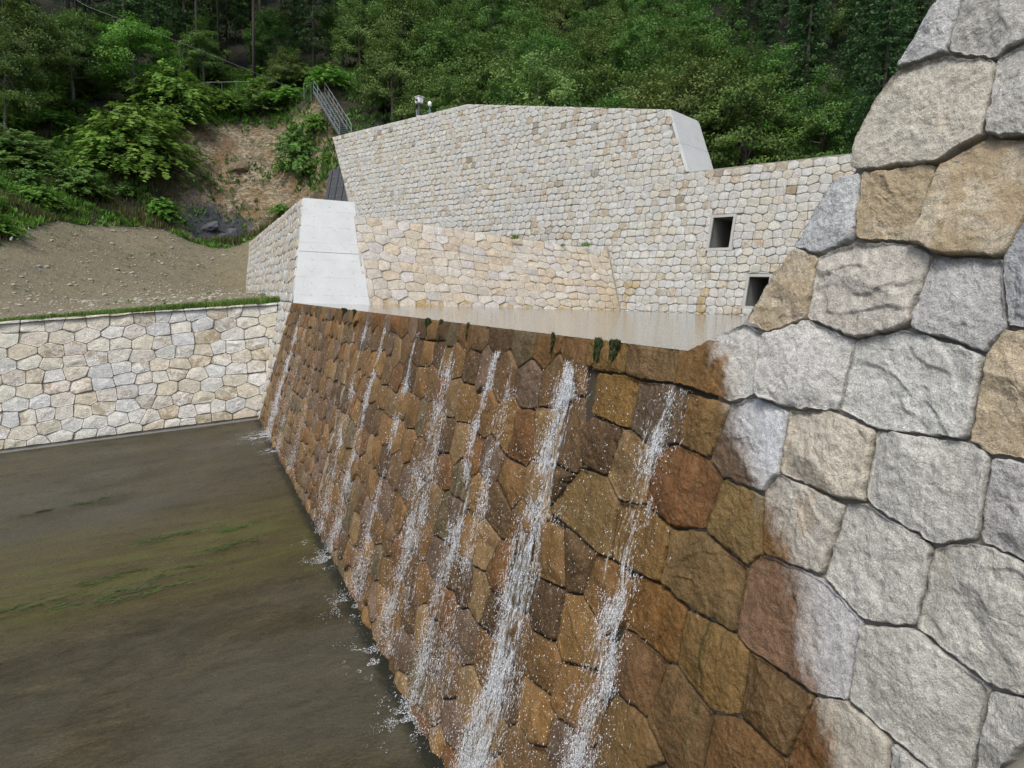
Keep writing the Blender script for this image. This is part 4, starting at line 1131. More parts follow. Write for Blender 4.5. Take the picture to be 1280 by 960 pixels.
# falling water: strings of drops thrown clear of the stones
def drop_mesh(P, L, Rr, D, mat, name, film=None):
    """P centres, L half length along D, Rr radius"""
    n = len(P)
    a = np.cross(D, np.array([0.31, .9, .2])); a /= np.linalg.norm(a, axis=1)[:, None]; b_ = np.cross(D, a)
    V = np.stack([P + D * L[:, None], P + a * Rr[:, None], P + b_ * Rr[:, None], P - a * Rr[:, None], P - b_ * Rr[:, None], P - D * L[:, None] * .8], 1).reshape(-1, 3)
    o = (np.arange(n) * 6)[:, None]
    F = np.concatenate([o + np.array(q) for q in ([0, 1, 2], [0, 2, 3], [0, 3, 4], [0, 4, 1], [5, 2, 1], [5, 3, 2], [5, 4, 3], [5, 1, 4])])
    if film is None: return mesh_np(name, V, [F], [mat], None, True)
    fv, ff = film
    mi = np.r_[np.zeros(len(F), int), np.ones(len(ff), int)]
    return mesh_np(name, np.vstack([V, fv]), [F, ff + len(V)], [mat, M['film']], None, True, mi)

def water_material():
    m, t, b = nt('white_water'); n = N(t)
    b.inputs['Base Color'].default_value = (.90, .92, .94, 1); b.inputs['Roughness'].default_value = .12
    tr = n.node('ShaderNodeBsdfTransparent'); mx = n.node('ShaderNodeMixShader'); mx.inputs[0].default_value = .68
    n.L(tr.outputs[0], mx.inputs[1]); n.L(b.outputs[0], mx.inputs[2]); n.L(mx.outputs[0], t.nodes['Material Output'].inputs['Surface'])
    return m
M['drops'] = water_material()

FACE_N = np.array([-1, 0, .2]) / math.hypot(1, .2)
def film_material():
    m, t, b = nt('clinging_water'); n = N(t)
    b.inputs['Base Color'].default_value = (.82, .86, .90, 1); b.inputs['Roughness'].default_value = .10
    tr = n.node('ShaderNodeBsdfTransparent'); mx = n.node('ShaderNodeMixShader')
    k = n.noise(n.coord(1, 3.0, .8), 14, 5, .7)
    n.L(n.step(k, .44, .72, .03, .55), mx.inputs[0])
    n.L(tr.outputs[0], mx.inputs[1]); n.L(b.outputs[0], mx.inputs[2]); n.L(mx.outputs[0], t.nodes['Material Output'].inputs['Surface'])
    return m
M['film'] = film_material()

def build_threads(y0, z0, z1, w0, w1, count, seed, size, drift):
    rng = np.random.default_rng(seed + 900); VV, FF, n0 = [], [], 0
    K = 9
    for _ in range(count):
        t0 = rng.random() ** 1.1 * .97; ln = rng.uniform(.12, .55) / abs(z1 - z0)
        t = np.linspace(t0, min(1, t0 + ln), K); z = z0 + .05 + (z1 - z0) * t
        lat = rng.normal() * (w0 + (w1 - w0) * t) * .75
        y = y0 + drift * t + .10 * fbm(z * 1.3, 0 * z + seed, octs=3, seed=seed) + lat + .018 * fbm(z * 5, 0 * z + rng.uniform(0, 50), octs=2, seed=seed + 4)
        wd = size * rng.uniform(.006, .026) * np.sin(np.linspace(.12, 3.0, K)) ** .7
        c = np.c_[X0 + .2 * z, y, z] + FACE_N * (.078 + .012 * rng.random())
        a = c.copy(); a[:, 1] += wd; b_ = c.copy(); b_[:, 1] -= wd; o = c + FACE_N * (wd * .5 + .003)[:, None]
        VV.append(np.stack([a, o, b_], 1).reshape(-1, 3))
        i = np.arange(K - 1)[:, None] * 3 + n0
        FF.append(np.vstack([i + np.array([0, 1, 4, 3]), i + np.array([1, 2, 5, 4])])); n0 += 3 * K
    return np.vstack(VV), np.vstack(FF)

def build_stream(y0, z0, z1, w0, w1, count, seed, label, size=1.0, drift=0.0, ragged=.5):
    rng = np.random.default_rng(seed)
    n = int(count * 5)
    t = rng.random(n) ** .85
    z = z0 + (z1 - z0) * t
    w = w0 + (w1 - w0) * t
    lat = rng.standard_t(5.0, n) * w * .78
    y = y0 + drift * t + .10 * fbm(z * 1.3, 0 * z + seed, octs=3, seed=seed) + lat
    # water gathers in threads and clots
    dens = .5 + .9 * fbm(y * 7, z * 2.2, octs=3, seed=seed + 3) + .22 * fbm(0 * y + seed, z * 2.6, octs=2, seed=seed + 9) + .75 * fbm(y * 24, z * 4, octs=3, seed=seed + 5)
    k = dens > rng.uniform(ragged - .10, ragged + .35, n)
    idx = np.nonzero(k)[0][:count]
    y, z, t = y[idx], z[idx], t[idx]; n = len(idx)
    out = .055 + .03 * t + np.abs(rng.normal(size=n)) * (.015 + .085 * t)
    x = X0 + .2 * z
    P = np.c_[x, y, z] + FACE_N * out[:, None]
    r = size * (.0017 + .0040 * rng.random(n) ** 5)
    L = r * rng.uniform(1.2, 5.0, n)
    sk = rng.random(n) < .55                       # threads of water rather than drops
    r = np.where(sk, size * rng.uniform(.0013, .0026, n), r); L = np.where(sk, size * rng.uniform(.012, .045, n), L)
    P = P - FACE_N * np.where(sk, out * .45, 0)[:, None]
    # threads of water that cling to the stones, wider in the thick of the stream
    film = build_threads(y0, z0, z1, w0, w1, max(8, count // (46 if count > 12000 else 100)), seed, size, drift)
    D = np.c_[-.20 - .10 * rng.random(n), rng.normal(size=n) * .14, -np.ones(n)] + rng.normal(size=(n, 3)) * .16
    D /= np.linalg.norm(D, axis=1)[:, None]
    me = drop_mesh(P, L, r, D, M['drops'], 'water_stream', film)
    o = link(bpy.data.objects.new('water_stream', me))
    tag(o, label, 'falling water', 'white streams running down the wet dam face', 'stuff')
    return o

def build_streams():
    zb = -5.15
    S = [ # y, top z, bottom z, widths, drops, label, size, drift
        (25.9, -.08, zb, .20, .42, 5580, 'far white stream splashing into the corner by the low side wall', 1.7, 2.2),
        (24.2, -.10, zb, .07, .22, 1054, 'thin faint trickle next to the far corner stream', 1.5, .9),
        (21.0, -.10, zb, .06, .26, 1054, 'faint trickle left of the green mossy crest stones', 1.4, .5),
        (15.75, -.15, zb, .05, .22, 1984, 'narrow stream just right of the pale lime streak', 1.25, .3),
        (14.0, -.2, zb, .065, .25, 3224, 'narrow broken stream, second to the right of the pale lime streak', 1.2, .7),
        (11.75, -.25, zb, .04, .24, 2480, 'slim stream falling just left of the bright moss cushion on the crest', 1.15, .5),
        (9.85, -.35, zb, .20, .40, 4960, 'wide loose stream of drops in mid face', 1.05, .3),
        (8.35, -.30, zb, .045, .30, 3844, 'thin stream just left of the short broken trickle', 1.0, .05),
        (7.72, -.35, zb, .05, .26, 2232, 'short broken trickle beside the widest stream', .95, .1),
        (6.35, -.26, zb, .12, .25, 11780, 'widest and whitest stream, splashing all the way down', .95, .12),
        (4.62, -.30, zb, .07, .20, 5890, 'nearest white stream, close to the dry stones', .85, .22),
    ]
    for i, (y, a, b_, w0, w1, c, lab, sz, dr) in enumerate(S):
        build_stream(y, a, b_, w0, w1, int(c * 1.75), 100 + i, lab, sz, dr, ragged=.47 if i in (0, 9) else .56)
    # fine spray over the whole wet face
    rng = np.random.default_rng(77); n = 15000
    y = 4.4 + 22 * rng.random(n) ** 1.6; z = -.4 - 4.7 * rng.random(n) ** .8
    k = (y - np.interp(z, WB_Z, WB_Y) > .7); y, z = y[k], z[k]; n = len(y)
    P = np.c_[X0 + .2 * z, y, z] + FACE_N * (.05 + .10 * rng.random(n))[:, None]
    r = .0017 + .0034 * rng.random(n) ** 3; r = r * (1 + y / 24); L = r * rng.uniform(1, 2.6, n)
    D = np.c_[-.25 * np.ones(n), rng.normal(size=n) * .2, -np.ones(n)]; D /= np.linalg.norm(D, axis=1)[:, None]
    o = link(bpy.data.objects.new('spray', drop_mesh(P, L, r, D, M['drops'], 'spray')))
    tag(o, 'fine scattered drops sprinkled over the wet brown stones', 'spray', kind='stuff')
    # splashes where the streams meet the apron
    VV = []
    for (yc, amt, sp) in ((28.4, 3600, 1.0), (25.6, 700, .5), (15.6, 900, .5), (14.5, 1600, .55), (12.1, 1700, .55), (10.1, 2400, .6), (8.4, 2400, .5), (6.4, 4000, .5)):
        a = rng.normal(size=amt) * sp * .55; d = np.abs(rng.normal(size=amt)) * sp * .5
        h = np.abs(rng.normal(size=amt)) * .012 * np.exp(-d * 2)
        x = AP_X - .05 - d; y = yc + a
        kk = fbm(x * 5, y * 5, octs=4, seed=int(yc * 7)) > .07
        VV.append(np.c_[x, y, apron_z(x) + .012 + h][kk])
    P = np.vstack(VV); n = len(P); r = (.0016 + .0034 * rng.random(n) ** 3) * (1 + P[:, 1] / 26); L = r * rng.uniform(1, 2.5, n)
    D = rng.normal(size=(n, 3)) * np.array([1, 1, .35]); D /= np.linalg.norm(D, axis=1)[:, None]
    o = link(bpy.data.objects.new('splash_foam', drop_mesh(P, L, r, D, M['drops'], 'splash_foam')))
    tag(o, 'white splashes along the foot of the wet dam face', 'foam', kind='stuff')
build_streams()
# ------------------------------------------------------------------ plants
def cards(P, T, Nn, L, W):
    T = T / (np.linalg.norm(T, axis=1)[:, None] + 1e-9)
    B = np.cross(Nn, T); B /= np.linalg.norm(B, axis=1)[:, None] + 1e-9
    n = len(P); L = np.broadcast_to(L, n)[:, None]; W = np.broadcast_to(W, n)[:, None]
    V = np.stack([P - T * L * .5, P + B * W * .5, P + T * L * .5, P - B * W * .5], 1).reshape(-1, 3)
    return V, np.arange(n * 4).reshape(n, 4)

def leaf_mesh(name, P, T, Nn, L, W, lv, mat):
    V, F = cards(P, T, Nn, L, W)
    return mesh_np(name, V, [F], [mat], {'leafv': ('FLOAT', 'POINT', np.repeat(np.clip(lv, 0, 1), 4))}, False)

def unit(n, rng):
    v = rng.normal(size=(n, 3)); return v / np.linalg.norm(v, axis=1)[:, None]

def broadleaf(seed, H=9.0, rx=3.2, rz=4.3, clumps=115, per=190, leaf=.165, mat='leaf_mid', bark='bark_pale', loose=1.0):
    """trunk with limbs, crown of many leaf clumps with gaps between"""
    rng = np.random.default_rng(seed)
    c0 = np.array([0, 0, H - rz])
    d = unit(clumps, rng); d[:, 2] = np.abs(d[:, 2]) * 1.1 - .75 * (rng.random(clumps) < .5)
    d /= np.linalg.norm(d, axis=1)[:, None]
    rr = rng.uniform(.45, 1.05, clumps) * (1 + .28 * fbm(d[:, 0] * 1.6 + seed, d[:, 1] * 1.6, d[:, 2] * 1.6, 2, seed))
    C = c0 + d * rr[:, None] * np.array([rx, rx, rz])
    cr = rng.uniform(.5, 1.0, clumps) * rx * .27 * loose
    m = MB()
    lean = rng.normal(size=2) * .35
    tp = [(0, 0, -1.2), (lean[0] * .3, lean[1] * .3, H * .22), (lean[0], lean[1], H * .5), (lean[0] * 1.3, lean[1] * 1.3, H * .8)]
    m.tube(tp, [.17, .14, .10, .04], 7)
    for k in rng.choice(clumps, min(16, clumps), replace=False):
        z0 = rng.uniform(.28, .62) * H; b_ = np.array([lean[0] * z0 / H * 1.6, lean[1] * z0 / H * 1.6, z0])
        mid = (b_ + C[k]) / 2 + np.array([0, 0, -.25])
        m.tube([b_, mid, C[k]], [.065, .045, .015], 5, False)
    n = clumps * per
    ci = np.repeat(np.arange(clumps), per)
    u = unit(n, rng); rad = rng.random(n) ** .45
    P = C[ci] + u * (rad * cr[ci])[:, None] * np.array([1.15, 1.15, .72])
    outw = P - c0; outw /= np.linalg.norm(outw, axis=1)[:, None]
    Nn = outw * .6 + np.array([0, 0, .7]) + unit(n, rng) * .75; Nn /= np.linalg.norm(Nn, axis=1)[:, None]
    T = np.cross(Nn, unit(n, rng)); T[:, 2] -= .25
    L = leaf * rng.uniform(.6, 1.35, n)
    lv = rng.normal(.45, .17, clumps)[ci] + rng.normal(0, .16, n)
    return m, leaf_mesh('crown', P, T, Nn, L, L * .62, lv, M[mat]), bark

def conifer(seed, H=17.0, base=.22, rx=2.5, per=64, leaf=.29, mat='leaf_dark', whorls=24):
    rng = np.random.default_rng(seed)
    m = MB(); m.tube([(0, 0, -1.5), (0, 0, H * .4), (rng.normal() * .1, rng.normal() * .1, H)], [.22, .17, .02], 7)
    P, T, N_, L, lv = [], [], [], [], []
    for w in range(whorls):
        t = w / (whorls - 1); z = H * (base + (1 - base) * t)
        R = rx * (1 - t) ** .75 * rng.uniform(.75, 1.1) + .25
        nb = rng.integers(4, 7); a0 = rng.uniform(0, 6.28)
        for b_ in range(nb):
            if rng.random() < .10: continue
            a = a0 + b_ * 6.283 / nb + rng.normal() * .25; Rb = R * rng.uniform(.65, 1.12)
            d = np.array([math.cos(a), math.sin(a), 0]); tip = np.array([0, 0, z]) + d * Rb + np.array([0, 0, -.18 * Rb + rng.normal() * .12])
            if b_ % 2 == 0: m.tube([(0, 0, z), tuple(tip * .6 + np.array([0, 0, z]) * .4 * np.array([0, 0, 1]))], [.035, .012], 4, False)
            k = int(per * (.45 + Rb / rx))
            s = rng.random(k) ** .6; side = rng.normal(size=k) * .26 * (.5 + Rb * .3); dn = -np.abs(rng.normal(size=k)) * .20
            p = np.array([0, 0, z]) + s[:, None] * (tip - np.array([0, 0, z])) + side[:, None] * np.array([-d[1], d[0], 0]) + np.c_[0 * s, 0 * s, dn + .08]
            tt = d * .7 + np.c_[rng.normal(size=k) * .5, rng.normal(size=k) * .5, -.35 + rng.normal(size=k) * .35]
            nn = np.array([0, 0, 1]) + d * .35 + rng.normal(size=(k, 3)) * .45
            P.append(p); T.append(tt); N_.append(nn); L.append(leaf * rng.uniform(.6, 1.3, k)); lv.append(rng.normal(.42, .16) + rng.normal(0, .17, k) + .15 * (s - .6))
    P, T, N_, L, lv = map(np.concatenate, (P, T, N_, L, lv))
    N_ /= np.linalg.norm(N_, axis=1)[:, None]
    return m, leaf_mesh('crown', P, T, N_, L, L * .42, lv, M[mat]), 'bark'

def shrub(seed, sprays=210, per=30, mat='leaf_fresh', leaf=.105, droop=.55, hgt=1.0):
    """unit bush (radius about 1): arching sprays with leaves along both sides"""
    rng = np.random.default_rng(seed)
    m = MB(); P, T, N_, L, lv = [], [], [], [], []
    for k in range(sprays):
        a = rng.uniform(0, 6.283); el = rng.uniform(-.1, 1.45); r0 = rng.uniform(.25, .75)
        d = np.array([math.cos(a) * math.cos(el), math.sin(a) * math.cos(el), math.sin(el) * hgt])
        b_ = d * r0 * np.array([1, 1, 1]); ln = rng.uniform(.35, .62)
        h = np.array([math.cos(a), math.sin(a), 0])
        s = np.sort(rng.random(per)); sg = rng.choice([-1, 1], per)
        cur = b_ + (d * .75 + h * .35)[None] * (s * ln)[:, None] + np.c_[0 * s, 0 * s, -droop * ln * s ** 2]
        side = np.array([-h[1], h[0], 0])
        wid = .085 * (1.15 - s)
        p = cur + side * (sg * wid)[:, None] + rng.normal(size=(per, 3)) * .018
        tt = side * sg[:, None] * .8 + h * .6 + np.c_[0 * s, 0 * s, -.3 * s]
        nn = np.array([0, 0, 1]) + h * (.3 + .6 * s)[:, None] + rng.normal(size=(per, 3)) * .28
        P.append(p); T.append(tt); N_.append(nn); L.append(leaf * rng.uniform(.7, 1.25, per)); lv.append(rng.normal(.5, .17) + rng.normal(0, .13, per) + .15 * s)
        if k % 9 == 0: m.tube([(0, 0, -.25), tuple(b_ * .6), tuple(b_)], [.03, .018, .008], 4, False)
    P, T, N_, L, lv = map(np.concatenate, (P, T, N_, L, lv))
    N_ /= np.linalg.norm(N_, axis=1)[:, None]
    return m, leaf_mesh('foliage', P, T, N_, L, L * .42, lv, M[mat]), 'bark'

LIB = {}
def lib(key, maker, crown_name='crown', trunk_name='trunk', kind='tree'):
    m, cm, bark = maker
    tm = bpy.data.meshes.new(trunk_name); tm.from_pydata(m.v, [], m.f); tm.materials.append(M[bark])
    tm.polygons.foreach_set('use_smooth', [True] * len(tm.polygons)); tm.update()
    LIB[key] = (cm, tm, crown_name, trunk_name)
for k in range(3):
    lib('broad%d' % k, broadleaf(10 + k, mat='leaf_mid'))
    lib('olive%d' % k, broadleaf(40 + k, H=8.5, rx=3.0, rz=4.1, mat='leaf_olive', loose=1.1))
    lib('cedar%d' % k, conifer(70 + k))
    lib('tall%d' % k, conifer(90 + k, H=25, base=.46, rx=2.9, whorls=22, per=55, leaf=.40))
for k in range(2):
    lib('fresh%d' % k, broadleaf(130 + k, H=7, rx=2.6, rz=3.3, mat='leaf_fresh', clumps=90, per=190, leaf=.14))
    lib('fern%d' % k, shrub(150 + k, mat='leaf_fresh'), 'foliage', 'stem', 'bush')
    lib('bush%d' % k, shrub(160 + k, mat='leaf_mid', droop=.35), 'foliage', 'stem', 'bush')

def plant(name, key, loc, scale, rz, label, cat, group=None, tilt=(0, 0)):
    cm, tm, cn, tn = LIB[key]
    r = empty(name, tuple(map(float, loc)), rz); r.rotation_euler = (tilt[0], tilt[1], rz)
    r.scale = scale if hasattr(scale, '__len__') else (scale, scale, scale)
    link(bpy.data.objects.new(tn, tm), r); link(bpy.data.objects.new(cn, cm), r)
    return tag(r, label, cat, group)

def project(p):
    v = BAS.T @ (np.array([p[0], p[1], p[2] - CAM_Z])); return 640 + FPX * v[0] / v[2], 480 - FPX * v[1] / v[2], v[2]
def hz(x, y): return float(hill_z(np.array([x]), np.array([y]))[0])

# single plants one can tell apart on the left slope: pixel of the foot, distance, kind, scale
def slope_plants():
    def P(px, py, Y):
        """point on the hill below the line of sight at that distance"""
        p = at(px, py, Y); return (p[0], p[1], hz(p[0], p[1]))
    tree = lambda *a: plant('broadleaf_tree', *a)
    L = [
        ('broadleaf_tree', 'fresh0', P(168, 110, 79), (1.5, 1.5, 1.25), .4, 'bright yellow-green layered tree standing above the drooping bush on the left slope', 'tree'),
        ('broadleaf_tree', 'broad0', P(45, 190, 76), (1.05, 1.05, 1.1), 1.2, 'leafy mid-green tree with a thin pole-like stem at the far left of the slope', 'tree'),
        ('broadleaf_tree', 'broad1', P(95, 170, 79), (1.0, 1.0, 1.0), 2.2, 'dark green leafy tree between the far-left tree and the drooping bush', 'tree'),
        ('broadleaf_tree', 'broad2', P(8, 200, 72), (.9, .9, 1.0), .2, 'half-cut-off leafy tree at the left edge of the slope', 'tree'),
        ('broadleaf_tree', 'broad2', P(256, 112, 86), (.8, .8, .78), 3.0, 'small round mid-green tree in front of the dark trunks above the bare cut', 'tree'),
        ('broadleaf_tree', 'olive1', P(357, 112, 80), (.62, .62, .55), 1.0, 'small yellowish tree beside a grey trunk, left of the metal stair', 'tree'),
        ('bush', 'fern0', P(180, 215, 71.2), (5.0, 4.2, 6.4), .3, 'large bright bush with long drooping sprays left of the bare cut', 'bush'),
        ('bush', 'fern1', P(148, 210, 71.5), (4.6, 3.8, 4.8), 1.3, 'wide drooping bush at the left shoulder of the large bright bush', 'bush'),
        ('bush', 'fern1', P(215, 160, 76.5), (4.2, 3.4, 5.4), 2.2, 'upright bright bush growing just above the large drooping bush', 'bush'),
        ('bush', 'fern0', P(243, 138, 79), (3.8, 2.6, 2.6), 4.0, 'low spreading bush on the top edge of the bare cut', 'bush'),
        ('bush', 'fern1', P(280, 128, 79.5), (3.0, 2.4, 2.2), .9, 'small fern-like bush on the cut edge, right of the spreading bush', 'bush'),
        ('bush', 'bush0', P(372, 216, 69.2), (2.4, 2.2, 4.6), .2, 'tall narrow dark-green bush growing on the right side of the bare cut', 'bush'),
        ('bush', 'bush1', P(385, 222, 67.5), (1.1, 1.1, 1.2), 1.6, 'small rounded bush at the foot of the tall narrow bush', 'bush'),
        ('bush', 'fern0', P(352, 262, 66.0), (1.3, 1.2, .9), 2.6, 'low yellowish bush above the top of the concrete wing end', 'bush'),
        ('bush', 'fern1', P(395, 165, 70), (1.5, 1.5, 1.7), 3.6, 'green bush beside the lower left rail of the metal stair', 'bush'),
        ('bush', 'bush0', P(330, 135, 78.5), (3.2, 2.6, 2.2), 5.0, 'flat dark bush overhanging the middle of the bare cut', 'bush'),
        ('bush', 'fern0', P(410, 215, 65.0), (1.0, 1.0, 1.1), 5.5, 'small bush beside the dark steel panel', 'bush'),
        ('bush', 'bush1', P(100, 255, 66), (2.8,2.4,2.2), 2.0, 'low shrub in the grass left of the gravel top', 'bush'),
        ('bush', 'fern1', P(45, 262, 61), (1.9, 1.8, 1.3), .7, 'pale weedy shrub on the grassy slope near the left edge', 'bush'),
        ('bush', 'bush0', P(30, 215, 68), (3.6,3.0,3.0), 3.3, 'bushy shrub under the half-cut-off tree on the left', 'bush'),
    ]
    for a in L: plant(*a)
    # tall conifers whose bare trunks show
    T = [(98, 92, 90, 'tall0', 'left of two close tall grey trunks near the upper left corner'), (109, 92, 93, 'tall1', 'right of two close tall grey trunks near the upper left corner'),
         (326, 112, 92, 'tall2', 'tall conifer whose brown trunk rises behind the small yellowish tree'), (429, 95, 88, 'tall0', 'tall conifer with a pale straight trunk above the metal stair'),
         (374, 100, 104, 'tall1', 'tall conifer with a thin trunk between the brown and the pale trunk'), (446, 100, 98, 'tall2', 'dark-stemmed tall conifer right of the pale straight trunk'),
         (218, 100, 99, 'tall1', 'tall conifer standing behind the bright layered tree'), (20, 100, 100, 'tall2', 'tall dark conifer near the left edge, behind the leafy trees'),
         (238, 100, 106, 'cedar0', 'full dark conifer filling the gap behind the small round tree'), (205, 95, 110, 'cedar1', 'full dark conifer behind the top of the bright layered tree'), (268, 95, 108, 'cedar2', 'full dark conifer right of the small round tree, behind it'), (150, 95, 108, 'cedar1', 'full dark conifer right of the two close grey trunks')]
    for i, (px, py, Y, k, lab) in enumerate(T):
        x, y, z = P(px, py, Y)
        plant('conifer_tree', k, (x, y, z), 1.0 + .05 * (i % 3), i * 1.7, lab, 'tree')
slope_plants()

def slope_bushes():
    rng = np.random.default_rng(404); got = []
    for _ in range(6000):
        if len(got) >= 60: break
        x = rng.uniform(-24, 15); y = rng.uniform(52, 92)
        if x > 6.5 and y < 66: continue
        if y < gravel_limit(x) + 1.5 or float(soft_mask(np.array([x]), np.array([y]))[0]) > .12: continue
        px, py, _d = project((x, y, hz(x, y)))
        if px < -30 or px > 480 or py < 85: continue
        if any((x - q[0]) ** 2 + (y - q[1]) ** 2 < 7.0 for q in got): continue
        got.append((x, y)); s_ = rng.uniform(1.1, 2.2) * (1.25 if py < 190 else .8)
        fr = rng.random() < .5
        plant('bush', ('fern%d' if fr else 'bush%d') % rng.integers(2), (x, y, hz(x, y)), (s_ * 1.15, s_, s_ * rng.uniform(.7, 1.1)), rng.uniform(0, 6.28),
              'bright green bush on the overgrown slope around the bare cut' if fr else 'dark green bush on the overgrown slope around the bare cut', 'bush',
              'bright bushes on the overgrown slope' if fr else 'dark bushes on the overgrown slope')
slope_bushes()

def forest():
    rng = np.random.default_rng(2024)
    pts, n = [], 0
    cand = []
    for _ in range(60000):
        x = rng.uniform(-45, 190); y = rng.uniform(4, 205)
        cand.append((x, y))
    cand = np.array(cand); Z = hill_z(cand[:, 0], cand[:, 1])
    sd = (cand[:, 0] - RP[0]) * RN[0] + (cand[:, 1] - RP[1]) * RN[1]
    got = []
    cnt = {'c': 0, 'b': 0, 'f': 0}
    for (x, y), z, s in zip(cand, Z, sd):
        if len(got) > 330: break
        D = math.hypot(x, y)
        left = x < 17 and y > 60
        if left and y < 84 + 0.18 * x: continue
        if not left and s < 8.5: continue
        px, py, dep = project((x, y, z)); tx, ty, _ = project((x, y, z + 9))
        if dep < 5 or px < -60 or px > 1390 or py < -70 or ty > 225: continue
        if px > 1100 and py > 210: continue
        sp = 3.9 if D < 75 else 4.9 if D < 110 else 6.2
        if any((x - q[0]) ** 2 + (y - q[1]) ** 2 < sp * sp for q in got): continue
        got.append((x, y))
        sc = rng.uniform(.85, 1.2); rz = rng.uniform(0, 6.28); zz = z - .3
        if left or px < 440:
            if rng.random() < .62:
                plant('conifer_tree', 'tall%d' % rng.integers(3) if rng.random() < .5 else 'cedar%d' % rng.integers(3), (x, y, zz), sc, rz,
                      'dark conifer in the dense stand above the bare cut', 'tree', 'conifers crowding the upper left slope')
            else:
                plant('broadleaf_tree', 'broad%d' % rng.integers(3), (x, y, zz), sc * .8, rz, 'dark leafy tree among the conifers above the bare cut', 'tree', 'leafy trees under the conifers on the upper left slope')
        else:
            con = smooth(0, 1, np.array(((px - 790) / 170) + (D - 82) / 40))
            if rng.random() < float(con) * .93:
                plant('conifer_tree', 'cedar%d' % rng.integers(3), (x, y, zz), sc * .92, rz, 'dark green conifer on the mountainside behind the tall dam', 'tree', 'conifers covering the mountainside behind the tall dam')
            else:
                f = rng.random()
                if px > 900 and D < 85 and f < .55:
                    plant('broadleaf_tree', 'fresh%d' % rng.integers(2), (x, y, zz), sc * 1.05, rz, 'bright green leafy tree low on the slope behind the spillway of the tall dam', 'tree', 'bright leafy trees behind the tall dam spillway')
                elif f < .40:
                    plant('broadleaf_tree', 'olive%d' % rng.integers(3), (x, y, zz), sc * 1.1, rz, 'olive green leafy tree in the wood right behind the tall dam', 'tree', 'olive leafy trees behind the tall dam')
                else:
                    plant('broadleaf_tree', 'broad%d' % rng.integers(3), (x, y, zz), sc * 1.05, rz, 'mid-green leafy tree in the wood right behind the tall dam', 'tree', 'mid-green leafy trees behind the tall dam')
    print('forest', len(got))
forest()

